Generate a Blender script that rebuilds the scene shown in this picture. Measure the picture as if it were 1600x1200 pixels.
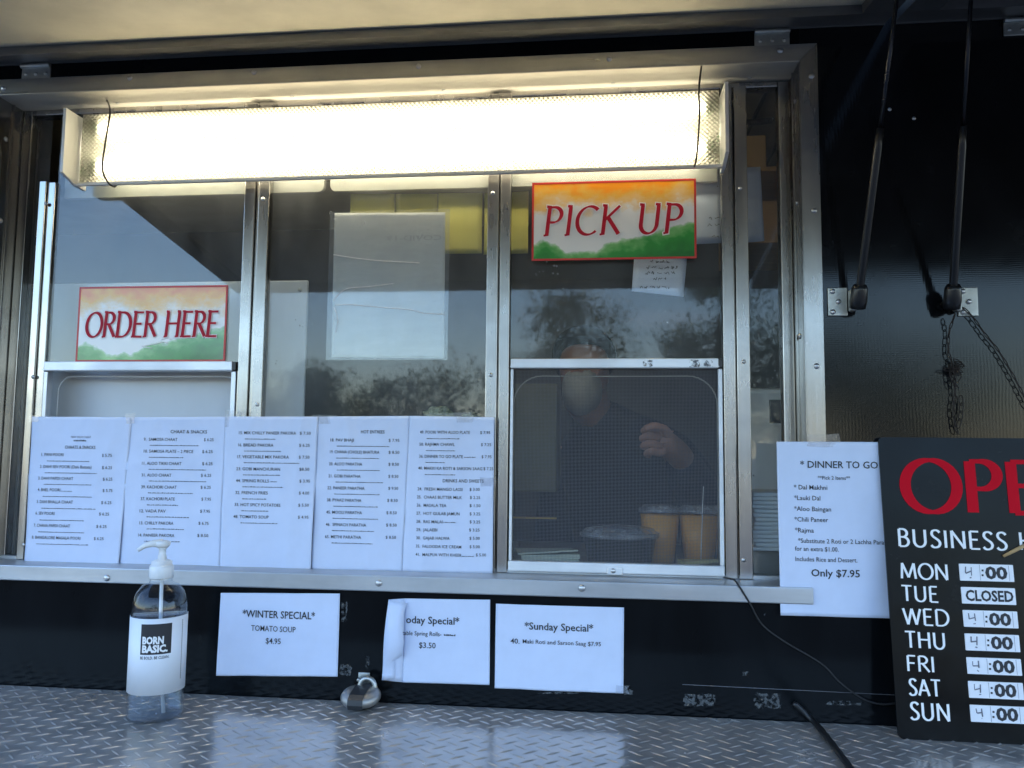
import bpy, bmesh, math, random
from math import sin, cos, pi, radians as R
from mathutils import Vector as V, Matrix, noise

sc = bpy.context.scene
C = sc.collection
for o in list(bpy.data.objects):
    bpy.data.objects.remove(o)

# ------------------------------------------------------------------ camera, sky, sun, exposure
FPX, YAW, PITCH, ROLL = 1250.0, R(6.4012), R(4.8921), R(0.6040)
CAM = V((0, -1.35, 1.6))
fw = V((-sin(YAW) * cos(PITCH), cos(YAW) * cos(PITCH), sin(PITCH)))
r0 = V((cos(YAW), sin(YAW), 0))
u0 = r0.cross(fw)
CR = r0 * cos(ROLL) + u0 * sin(ROLL)
CU = -r0 * sin(ROLL) + u0 * cos(ROLL)
cd = bpy.data.cameras.new('camera')
cam = bpy.data.objects.new('camera', cd)
C.objects.link(cam)
m3 = Matrix((CR, CU, -fw)).transposed()
cam.matrix_world = Matrix.Translation(CAM) @ m3.to_4x4()
cd.sensor_width = 36
cd.lens = FPX / 1600 * 36
cd.clip_start = 0.02
cd.clip_end = 3000
sc.camera = cam

SUN_EL, SUN_AZ = R(46), R(25)      # behind the truck, a little to the right
w = bpy.data.worlds.new('World')
sc.world = w
w.use_nodes = True
nt = w.node_tree
bg = nt.nodes['Background']
sky = nt.nodes.new('ShaderNodeTexSky')
sky.sky_type = 'NISHITA'
sky.sun_disc = False
sky.sun_elevation = SUN_EL
sky.sun_rotation = SUN_AZ
sky.air_density = 1.6
sky.dust_density = .3
sky.ozone_density = 4.5
tcw = nt.nodes.new('ShaderNodeTexCoord')
mpw = nt.nodes.new('ShaderNodeMapping')
mpw.inputs['Scale'].default_value = (2.2, 2.2, 6)
nzw = nt.nodes.new('ShaderNodeTexNoise')
nzw.inputs['Scale'].default_value = 1.6
nzw.inputs['Detail'].default_value = 7
rpw = nt.nodes.new('ShaderNodeValToRGB')
rpw.color_ramp.elements[0].position = .54
rpw.color_ramp.elements[1].position = .74
mxw = nt.nodes.new('ShaderNodeMixRGB')
mxw.inputs['Color2'].default_value = (7.5, 7.9, 8.6, 1)
mlw = nt.nodes.new('ShaderNodeMath')
mlw.operation = 'MULTIPLY'
mlw.inputs[1].default_value = .5
nt.links.new(tcw.outputs['Generated'], mpw.inputs[0])
nt.links.new(mpw.outputs[0], nzw.inputs['Vector'])
nt.links.new(nzw.outputs['Fac'], rpw.inputs[0])
nt.links.new(rpw.outputs[0], mlw.inputs[0])
nt.links.new(mlw.outputs[0], mxw.inputs['Fac'])
nt.links.new(sky.outputs[0], mxw.inputs['Color1'])
tnw = nt.nodes.new('ShaderNodeMixRGB')       # deep blue of a clear winter sky
tnw.blend_type = 'MULTIPLY'
tnw.inputs['Fac'].default_value = 1
tnw.inputs['Color2'].default_value = (.93, 1.0, 1.17, 1)
nt.links.new(mxw.outputs[0], tnw.inputs['Color1'])
nt.links.new(tnw.outputs[0], bg.inputs['Color'])
bg.inputs['Strength'].default_value = 0.15

sd = bpy.data.lights.new('sun', 'SUN')
sd.energy = 2.0
sd.angle = R(.5)
sd.color = (1, .95, .87)
sun = bpy.data.objects.new('sun', sd)
C.objects.link(sun)
sdir = V((sin(SUN_AZ) * cos(SUN_EL), cos(SUN_AZ) * cos(SUN_EL), sin(SUN_EL)))
sun.rotation_euler = (-sdir).to_track_quat('-Z', 'Y').to_euler()
sun.location = (3, 8, 9)

sc.view_settings.view_transform = 'Standard'
sc.view_settings.look = 'None'
sc.view_settings.gamma = 1
sc.view_settings.exposure = 1.9
sc.cycles.use_denoising = True
sc.cycles.max_bounces = 10
sc.cycles.transparent_max_bounces = 32
sc.cycles.caustics_reflective = False
sc.cycles.caustics_refractive = False
sc.cycles.sample_clamp_indirect = 6
LAMP = 5.6

# ------------------------------------------------------------------ pixel measuring helpers
def ray(px, py):
    return CR * ((px - 800) / FPX) + CU * ((600 - py) / FPX) + fw

def at(px, py, Y):
    d = ray(px, py)
    return CAM + d * ((Y - CAM.y) / d.y)

def atz(px, py, Z):
    d = ray(px, py)
    return CAM + d * ((Z - CAM.z) / d.z)

class Plane:
    """a flat sheet in the place: origin, right, up; n points to the viewer's side"""
    def __init__(s, o, ex=(1, 0, 0), ez=(0, 0, 1), wave=None):
        s.o, s.ex, s.ez = V(o), V(ex).normalized(), V(ez).normalized()
        s.n = s.ex.cross(s.ez).normalized()
        s.wave = wave
    def uv(s, px, py):
        d = ray(px, py)
        p = CAM + d * ((s.o - CAM).dot(s.n) / d.dot(s.n)) - s.o
        return p.dot(s.ex), p.dot(s.ez)
    def p(s, u, v, off=0.0):
        k = s.wave(u, v) if s.wave else 0
        return s.o + s.ex * u + s.ez * v + s.n * (off + k)

# ------------------------------------------------------------------ materials
MATS = {}
def nodes(name):
    m = bpy.data.materials.new(name)
    m.use_nodes = True
    t = m.node_tree
    return m, t, t.nodes['Principled BSDF']

def N(t, kind, **kw):
    n = t.nodes.new(kind)
    for k, v in kw.items():
        if k.startswith('i_'):
            n.inputs[k[2:].replace('_', ' ')].default_value = v
        else:
            setattr(n, k, v)
    return n

def mat(name, col, rough=.5, metal=0., var=.0, vscale=8., bump=0., bscale=60., stretch=None, rvar=0., spec=None, coat=0., col2=None, anis=0.):
    m, t, b = nodes(name)
    MATS[name] = m
    L = t.links.new
    b.inputs['Base Color'].default_value = (*col, 1)
    b.inputs['Roughness'].default_value = rough
    b.inputs['Metallic'].default_value = metal
    if spec is not None:
        b.inputs['Specular IOR Level'].default_value = spec
    if coat:
        b.inputs['Coat Weight'].default_value = coat
        b.inputs['Coat Roughness'].default_value = .08
    tc = N(t, 'ShaderNodeTexCoord')
    vec = tc.outputs['Object']
    if stretch:
        mp = N(t, 'ShaderNodeMapping')
        mp.inputs['Scale'].default_value = stretch
        L(vec, mp.inputs[0])
        svec = mp.outputs[0]
    else:
        svec = vec
    if var or col2 or rvar:
        nz = N(t, 'ShaderNodeTexNoise', i_Scale=vscale, i_Detail=6., i_Roughness=.6)
        L(svec, nz.inputs['Vector'])
        rp = N(t, 'ShaderNodeValToRGB')
        rp.color_ramp.elements[0].position = .3
        rp.color_ramp.elements[1].position = .7
        a = [max(0, c * (1 - var)) for c in col]
        c2 = col2 or [min(1, c * (1 + var)) for c in col]
        rp.color_ramp.elements[0].color = (*a, 1)
        rp.color_ramp.elements[1].color = (*c2, 1)
        L(nz.outputs['Fac'], rp.inputs[0])
        if var or col2:
            L(rp.outputs[0], b.inputs['Base Color'])
        if rvar:
            mr = N(t, 'ShaderNodeMapRange')
            mr.inputs['From Min'].default_value = .3
            mr.inputs['From Max'].default_value = .7
            mr.inputs['To Min'].default_value = max(.02, rough - rvar)
            mr.inputs['To Max'].default_value = min(1, rough + rvar)
            L(nz.outputs['Fac'], mr.inputs['Value'])
            L(mr.outputs[0], b.inputs['Roughness'])
    if bump:
        nb = N(t, 'ShaderNodeTexNoise', i_Scale=bscale, i_Detail=4.)
        L(svec, nb.inputs['Vector'])
        bp = N(t, 'ShaderNodeBump', i_Strength=bump, i_Distance=.002)
        L(nb.outputs['Fac'], bp.inputs['Height'])
        L(bp.outputs[0], b.inputs['Normal'])
    if metal >= .5 and rough > .2 and name != 'tread_plate':
        sm = N(t, 'ShaderNodeTexNoise', i_Scale=6., i_Detail=5., i_Roughness=.55)
        L(vec, sm.inputs['Vector'])
        sr = N(t, 'ShaderNodeMapRange')
        for k_, v_ in (('From Min', .38), ('From Max', .66), ('To Min', 1.0), ('To Max', .80)):
            sr.inputs[k_].default_value = v_
        L(sm.outputs['Fac'], sr.inputs['Value'])
        mm = N(t, 'ShaderNodeMixRGB', blend_type='MULTIPLY')
        mm.inputs['Fac'].default_value = 1
        src = b.inputs['Base Color'].links[0].from_socket if b.inputs['Base Color'].links else None
        if src: L(src, mm.inputs['Color1'])
        else: mm.inputs['Color1'].default_value = (*col, 1)
        L(sr.outputs[0], mm.inputs['Color2'])
        L(mm.outputs[0], b.inputs['Base Color'])
        s2 = N(t, 'ShaderNodeMapRange')
        for k_, v_ in (('From Min', .40), ('From Max', .62), ('To Min', 0.0), ('To Max', .09)):
            s2.inputs[k_].default_value = v_
        L(sm.outputs['Fac'], s2.inputs['Value'])
        ma = N(t, 'ShaderNodeMath', operation='ADD')
        if b.inputs['Roughness'].links: L(b.inputs['Roughness'].links[0].from_socket, ma.inputs[0])
        else: ma.inputs[0].default_value = rough
        L(s2.outputs[0], ma.inputs[1])
        L(ma.outputs[0], b.inputs['Roughness'])
    if anis:
        b.inputs['Anisotropic'].default_value = anis
    return m

BLACK = mat('black_painted_panel', (.004, .005, .006), .13, 0, .35, 14, .10, 34, (1, 1, .25), .05, .12)
def hatchmat(name, col, rough, k):
    m = mat(name, col, rough, 0, .4, 10, 0, 60, None, .04, .3)
    t = m.node_tree
    b = t.nodes['Principled BSDF']
    tc = N(t, 'ShaderNodeTexCoord')
    prev = None
    for sc_, ax, st_ in ((62, 'X', k), (90, 'Z', k * .6)):
        wv = N(t, 'ShaderNodeTexWave', bands_direction=ax, i_Scale=sc_, i_Distortion=4.0, i_Detail=3.)
        wv.inputs['Detail Scale'].default_value = .4
        t.links.new(tc.outputs['Object'], wv.inputs['Vector'])
        bp = N(t, 'ShaderNodeBump', i_Strength=st_, i_Distance=.0006)
        t.links.new(wv.outputs['Fac'], bp.inputs['Height'])
        if prev: t.links.new(prev.outputs[0], bp.inputs['Normal'])
        prev = bp
    t.links.new(prev.outputs[0], b.inputs['Normal'])
    return m
BLACKR = hatchmat('black_ribbed_panel', (.006, .0065, .008), .11, .028)
STEEL = mat('brushed_steel', (.40, .385, .365), .22, 1, .14, 30, .06, 300, (1, 1, .05), .08)
STEELH = mat('brushed_steel_sideways', (.40, .40, .39), .30, 1, .14, 30, .06, 300, (.05, 1, 1), .08)
ALU = mat('aluminium_extrusion', (.62, .63, .65), .38, .85, .12, 26, .05, 200, (1, 1, .1), .08)
ALUB = mat('worn_aluminium_rail', (.78, .80, .82), .42, .5, .10, 40, .05, 200, (.15, 1, 1), .1)
SILL = mat('grey_metal_sill', (.52, .54, .56), .38, .7, .14, 20, .05, 120, (.15, 1, 1), .08)
TREAD = mat('tread_plate', (.58, .535, .48), .20, .56, .20, 12, .05, 90, None, .09, None, .1)
SCREWM = mat('screw_metal', (.55, .55, .55), .28, 1)
DARKM = mat('dark_slot', (.01, .01, .01), .6)
CREAM = mat('cream_awning_skin', (.67, .63, .52), .5, 0, .10, 9, .08, 60)
AWNF = mat('awning_frame_metal', (.24, .24, .24), .42, .75, .2, 20, .05, 150, (.15, 1, 1), .08)
AWND = mat('dark_awning_skin', (.035, .036, .04), .45, .1, .2, 8)
INSIDE = mat('kitchen_wall', (.10, .10, .095), .4, .2, .3, 3)
INLIT = mat('kitchen_cream_wall', (.42, .40, .20), .6, 0, .1, 3)
CEILM = mat('kitchen_ceiling', (.30, .28, .22), .5, 0, .2, 6)
COUNTER = mat('kitchen_counter_steel', (.38, .36, .32), .35, .8, .2, 10)
PAPER = mat('bright_bluish_white_paper', (.66, .73, .90), .75, 0, .03, 25, .15, 28)
GREYPAPER = mat('plain_grey_white_paper', (.88, .87, .84), .75, 0, .04, 12)
INK = mat('black_ink', (.02, .02, .024), .6)
INKG = mat('faint_grey_ink', (.16, .16, .19), .7)
INKF = mat('fine_print_ink', (.07, .07, .085), .7)
TAPE = None
RED = mat('sign_red_ink', (.47, .014, .035), .5, spec=.15)
HALO = mat('sign_white_halo', (.86, .80, .80), .5)
BORDER = mat('sign_red_border', (.56, .035, .03), .35)
WHITEP = mat('white_plastic', (.80, .80, .79), .35, 0, .03, 20)
BOARDM = mat('black_board_plastic', (.005, .006, .007), .24, 0, .4, 9, .05, 40, None, .08, .14)
BOARDRED = mat('board_red_letter', (.60, .003, .016), .55, spec=.08)
BOARDWHITE = mat('board_white_letter', (.86, .86, .86), .4)
TILE = mat('white_number_tile', (.82, .82, .85), .35, 0, .03, 30)
BLKP = mat('black_plastic', (.008, .008, .009), .32)
RUBBER = mat('black_rubber_cable', (.010, .010, .011), .45)
RODM = mat('dark_steel_rod', (.06, .06, .065), .25, 1)
ZINC = mat('zinc_bracket', (.50, .51, .48), .38, .9, .2, 30, .08, 80)
RUST = mat('rusty_chain_steel', (.035, .026, .022), .6, .5, .5, 60)
SOFFM = mat('dull_soffit_metal', (.62, .60, .55), .5, .35, .12, 20, .05, 120, (.15, 1, 1), .08)
TREAM = mat('foam_white', (.88, .89, .88), .55, 0, .03, 20)
SKIN = mat('skin', (.48, .25, .18), .5, 0, .1, 40, .1, 200)
NAVY = mat('navy_cloth', (.018, .022, .045), .85, 0, .2, 30, .2, 200)
HAIR = mat('black_hair', (.012, .011, .011), .6, 0, .3, 80, .4, 200, (1, 1, .2))
MASKM = mat('white_face_mask_cloth', (.64, .64, .57), .8, 0, .05, 20, .2, 100)
EYE = mat('eye_white', (.7, .68, .66), .2)
LASSI = mat('orange_mango_drink', (.95, .44, .10), .4, 0, .1, 30)
BOWLM = mat('black_takeout_plastic', (.03, .034, .04), .25)
NAPKIN = mat('pale_green_napkin', (.62, .68, .55), .8, 0, .06, 30, .3, 60)
YELNOTE = mat('yellow_green_note_paper', (.58, .52, .12), .75, 0, .06, 15)
YELBOX = mat('yellow_paper_bag', (.66, .58, .28), .75, 0, .08, 20)
CARD = mat('tan_cardboard', (.46, .30, .14), .75, 0, .08, 12)
WOOD = mat('light_wood', (.50, .30, .13), .5, 0, .2, 8, .1, 30, (1, 8, 1))
BRASS = mat('brass_edge', (.75, .55, .2), .3, 1)
GREYBRD = mat('white_steel_splash_board', (.66, .69, .72), .45, 0, .05, 6, .05, 30)
OLIVE = mat('olive_kitchen_box', (.20, .19, .12), .6, 0, .2, 8)
GROUND = mat('sunlit_asphalt_ground', (.06, .06, .06), .9, 0, .25, 2, .2, 30)
BARK = mat('tree_bark', (.07, .05, .035), .9, 0, .3, 10, .4, 20)
LEAF = mat('dark_tree_leaves', (.035, .060, .022), .7, 0, .6, 2.5)
LOCKD = mat('lock_dark_band', (.03, .032, .035), .4)
LOCKS = mat('lock_worn_steel', (.42, .41, .39), .45, .9, .15, 40)
GREENC = mat('green_lamp_socket', (.02, .30, .05), .5)
SCREENM = mat('grey_insect_screen_wire', (.24, .245, .27), .45, .2)
CREAMR = mat('cream_window_rail', (.36, .35, .31), .45, .1, .08, 20, .05, 60)
TRIM = mat('pale_rubber_trim', (.50, .48, .40), .4, .3)

def glassmat(name, tint, f0=.05, rough=0., haze=.0, hazecol=(.7, .72, .75), hscale=8., hstretch=(1, 1, .35)):
    m = bpy.data.materials.new(name)
    m.use_nodes = True
    t = m.node_tree
    L = t.links.new
    t.nodes.remove(t.nodes['Principled BSDF'])
    out = t.nodes['Material Output']
    tr = N(t, 'ShaderNodeBsdfTransparent')
    tr.inputs[0].default_value = (*tint, 1)
    gl = N(t, 'ShaderNodeBsdfGlossy')
    gl.inputs['Roughness'].default_value = rough
    lw = N(t, 'ShaderNodeLayerWeight', i_Blend=.5)
    pw = N(t, 'ShaderNodeMath', operation='POWER')
    pw.inputs[1].default_value = 4.5
    L(lw.outputs['Facing'], pw.inputs[0])
    mr = N(t, 'ShaderNodeMapRange')
    mr.inputs['To Min'].default_value = f0
    mr.inputs['To Max'].default_value = .9
    L(pw.outputs[0], mr.inputs['Value'])
    mx = N(t, 'ShaderNodeMixShader')
    L(mr.outputs[0], mx.inputs[0])
    L(tr.outputs[0], mx.inputs[1])
    L(gl.outputs[0], mx.inputs[2])
    last = mx
    if haze:
        df = N(t, 'ShaderNodeBsdfDiffuse')
        df.inputs[0].default_value = (*hazecol, 1)
        tc = N(t, 'ShaderNodeTexCoord')
        mp = N(t, 'ShaderNodeMapping')
        mp.inputs['Scale'].default_value = hstretch
        L(tc.outputs['Object'], mp.inputs[0])
        nz = N(t, 'ShaderNodeTexNoise', i_Scale=hscale, i_Detail=8., i_Roughness=.65)
        L(mp.outputs[0], nz.inputs['Vector'])
        m2 = N(t, 'ShaderNodeMapRange')
        m2.inputs['From Min'].default_value = .38
        m2.inputs['From Max'].default_value = .75
        m2.inputs['To Min'].default_value = haze * .25
        m2.inputs['To Max'].default_value = haze
        L(nz.outputs['Fac'], m2.inputs['Value'])
        # dried specks
        vo = N(t, 'ShaderNodeTexVoronoi', i_Scale=85., i_Randomness=1.)
        L(tc.outputs['Object'], vo.inputs['Vector'])
        nz3 = N(t, 'ShaderNodeTexNoise', i_Scale=11., i_Detail=2.)
        L(tc.outputs['Object'], nz3.inputs['Vector'])
        ml0 = N(t, 'ShaderNodeMapRange')
        ml0.inputs['From Min'].default_value = .56
        ml0.inputs['From Max'].default_value = .72
        ml0.inputs['To Max'].default_value = .16
        L(nz3.outputs['Fac'], ml0.inputs['Value'])
        lt = N(t, 'ShaderNodeMath', operation='LESS_THAN')
        L(vo.outputs['Distance'], lt.inputs[0])
        L(ml0.outputs[0], lt.inputs[1])
        ms = N(t, 'ShaderNodeMath', operation='MULTIPLY')
        ms.inputs[1].default_value = .35
        L(lt.outputs[0], ms.inputs[0])
        ad = N(t, 'ShaderNodeMath', operation='ADD')
        L(m2.outputs[0], ad.inputs[0])
        L(ms.outputs[0], ad.inputs[1])
        m3_ = N(t, 'ShaderNodeMixShader')
        L(ad.outputs[0], m3_.inputs[0])
        L(mx.outputs[0], m3_.inputs[1])
        L(df.outputs[0], m3_.inputs[2])
        last = m3_
    L(last.outputs[0], out.inputs[0])
    MATS[name] = m
    return m

GLASS = glassmat('dusty_window_glass', (.94, .955, .955), .034, .027, .085)
GLASSB = glassmat('bright_sash_glass', (.93, .95, .95), .052, .02, .08)
CLEARP = glassmat('clear_plastic', (.93, .95, .96), .06, .06)
GEL = glassmat('clear_sanitizer_gel', (.80, .86, .93), .05, .02, .10, (.75, .82, .95), 12)
CLEARLID = glassmat('cloudy_clear_lid', (.9, .92, .94), .08, .1, .45, (.75, .78, .82), 40, (1, 1, 1))
TAPE = glassmat('clear_tape', (.965, .97, .98), .05, .15, .10, (.75, .78, .85), 60, (1, 1, 1))
SLEEVE = glassmat('plastic_sleeve', (.95, .955, .96), .05, .05, .16, (.72, .74, .78), 6, (.5, 1, 2))
def residmat(name, col, scale):
    m, t, b = nodes(name)
    b.inputs['Base Color'].default_value = (*col, 1)
    b.inputs['Roughness'].default_value = .6
    tc = N(t, 'ShaderNodeTexCoord')
    nz = N(t, 'ShaderNodeTexNoise', i_Scale=scale, i_Detail=6., i_Roughness=.7)
    t.links.new(tc.outputs['Object'], nz.inputs['Vector'])
    mr = N(t, 'ShaderNodeMapRange')
    for k_, v_ in (('From Min', .47), ('From Max', .56), ('To Min', 0.0), ('To Max', .5)):
        mr.inputs[k_].default_value = v_
    t.links.new(nz.outputs['Fac'], mr.inputs['Value'])
    t.links.new(mr.outputs[0], b.inputs['Alpha'])
    return m
RESID = residmat('tape_residue', (.14, .15, .155), 110)

def lensmat():
    m = bpy.data.materials.new('prismatic_lamp_lens')
    m.use_nodes = True
    t = m.node_tree
    L = t.links.new
    t.nodes.remove(t.nodes['Principled BSDF'])
    out = t.nodes['Material Output']
    tc = N(t, 'ShaderNodeTexCoord')
    mp = N(t, 'ShaderNodeMapping')
    mp.inputs['Rotation'].default_value = (0, R(45), 0)
    mp.inputs['Scale'].default_value = (175, 0.0, 175)
    L(tc.outputs['Object'], mp.inputs[0])
    sx = N(t, 'ShaderNodeSeparateXYZ')
    L(mp.outputs[0], sx.inputs[0])
    def tri(o):
        a = N(t, 'ShaderNodeMath', operation='PINGPONG')
        a.inputs[1].default_value = .5
        L(o, a.inputs[0])
        return a
    a, b = tri(sx.outputs[0]), tri(sx.outputs[2])
    s = N(t, 'ShaderNodeMath', operation='ADD')
    L(a.outputs[0], s.inputs[0]); L(b.outputs[0], s.inputs[1])
    bp = N(t, 'ShaderNodeBump', i_Strength=.9, i_Distance=.004)
    L(s.outputs[0], bp.inputs['Height'])
    tl = N(t, 'ShaderNodeBsdfTranslucent')
    tl.inputs[0].default_value = (.80, .785, .74, 1)
    L(bp.outputs[0], tl.inputs['Normal'])
    tr = N(t, 'ShaderNodeBsdfTransparent')
    tr.inputs[0].default_value = (.66, .65, .62, 1)
    mr = N(t, 'ShaderNodeMapRange')
    mr.inputs['To Min'].default_value = .10
    mr.inputs['To Max'].default_value = .42
    L(s.outputs[0], mr.inputs['Value'])
    mx = N(t, 'ShaderNodeMixShader')
    L(mr.outputs[0], mx.inputs[0]); L(tl.outputs[0], mx.inputs[1]); L(tr.outputs[0], mx.inputs[2])
    gl = N(t, 'ShaderNodeBsdfGlossy', i_Roughness=.25)
    L(bp.outputs[0], gl.inputs['Normal'])
    m2 = N(t, 'ShaderNodeMixShader')
    m2.inputs[0].default_value = .06
    L(mx.outputs[0], m2.inputs[1]); L(gl.outputs[0], m2.inputs[2])
    L(m2.outputs[0], out.inputs[0])
    return m
LENS = lensmat()

def emis(name, col, s):
    m, t, b = nodes(name)
    b.inputs['Base Color'].default_value = (.8, .8, .8, 1)
    b.inputs['Emission Color'].default_value = (*col, 1)
    b.inputs['Emission Strength'].default_value = s
    return m
TUBE = emis('lit_fluorescent_tube', (1, .88, .62), LAMP)

def signmat(name, seed, top, fade, rough=.32, spec=.5):
    """watercolour flag wash: orange above, white, green hills below"""
    m, t, b = nodes(name)
    L = t.links.new
    b.inputs['Roughness'].default_value = rough
    b.inputs['Specular IOR Level'].default_value = spec
    tc = N(t, 'ShaderNodeTexCoord')
    sx = N(t, 'ShaderNodeSeparateXYZ')
    L(tc.outputs['Generated'], sx.inputs[0])
    nz = N(t, 'ShaderNodeTexNoise', i_Scale=3.2, i_Detail=7., i_Roughness=.6)
    mp = N(t, 'ShaderNodeMapping')
    mp.inputs['Location'].default_value = (seed, 0, seed)
    mp.inputs['Scale'].default_value = (1.6, 1, 1)
    L(tc.outputs['Generated'], mp.inputs[0])
    L(mp.outputs[0], nz.inputs['Vector'])
    def mth(op, a, b_, c=None):
        n = N(t, 'ShaderNodeMath', operation=op)
        for i, q in enumerate((a, b_)):
            if isinstance(q, (int, float)):
                n.inputs[i].default_value = q
            else:
                L(q, n.inputs[i])
        return n.outputs[0]
    # orange amount: z + noise
    zz = mth('ADD', sx.outputs[2], mth('MULTIPLY', mth('SUBTRACT', nz.outputs['Fac'], .5), .85))
    ro = N(t, 'ShaderNodeValToRGB')
    e = ro.color_ramp.elements
    e[0].position = .62; e[0].color = (.78, .77, .77, 1)
    e[1].position = 1.0; e[1].color = (*top, 1)
    k = e.new(.73); k.color = tuple(.74 * (1 - fade) + c * fade for c in (.80, .52, .20)) + (1,)
    k = e.new(.86); k.color = (.82, .44, .07, 1)
    L(zz, ro.inputs[0])
    # green hills
    rh = N(t, 'ShaderNodeValToRGB')
    e = rh.color_ramp.elements
    hs = [(0, .20), (.06, .27), (.16, .17), (.23, .06), (.28, .08), (.33, .13), (.38, .07), (.44, .16), (.55, .27), (.60, .24), (.72, .32), (.86, .42), (1, .46)]
    e[0].position = 0; e[0].color = (.2, .2, .2, 1)
    e[1].position = 1; e[1].color = (.46, .46, .46, 1)
    for p_, h in hs[1:-1]:
        k = e.new(p_); k.color = (h, h, h, 1)
    rh.color_ramp.interpolation = 'B_SPLINE'
    L(sx.outputs[0], rh.inputs[0])
    nz2 = N(t, 'ShaderNodeTexNoise', i_Scale=9., i_Detail=6.)
    L(mp.outputs[0], nz2.inputs['Vector'])
    hh = mth('ADD', rh.outputs[0], mth('MULTIPLY', mth('SUBTRACT', nz2.outputs['Fac'], .5), .16))
    dd = mth('SUBTRACT', hh, sx.outputs[2])
    rg = N(t, 'ShaderNodeValToRGB')
    e = rg.color_ramp.elements
    e[0].position = 0; e[0].color = (0, 0, 0, 1)
    e[1].position = .05; e[1].color = (1, 1, 1, 1)
    k = e.new(.02); k.color = (.65, .65, .65, 1)
    L(dd, rg.inputs[0])
    nz4 = N(t, 'ShaderNodeTexNoise', i_Scale=6., i_Detail=5.)
    L(mp.outputs[0], nz4.inputs['Vector'])
    rc = N(t, 'ShaderNodeValToRGB')
    e = rc.color_ramp.elements
    e[0].position = .0; e[0].color = (.22, .50, .17, 1)
    e[1].position = .38; e[1].color = (.012, .15, .02, 1)
    k = e.new(.16); k.color = (.03, .28, .04, 1)
    L(mth('ADD', dd, mth('MULTIPLY', mth('SUBTRACT', nz4.outputs['Fac'], .5), .4)), rc.inputs[0])
    mx = N(t, 'ShaderNodeMixRGB')
    L(rg.outputs[0], mx.inputs['Fac'])
    L(ro.outputs[0], mx.inputs['Color1'])
    L(rc.outputs[0], mx.inputs['Color2'])
    L(mx.outputs[0], b.inputs['Base Color'])
    return m
SIGNA = signmat('pick_up_sign_print', 3.3, (.88, .30, .01), .9)
SIGNB = signmat('order_sign_print', 5.1, (.80, .27, .06), .8, .08, .7)

# ------------------------------------------------------------------ mesh helpers
WL = {}     # world location of every object's own origin

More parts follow.
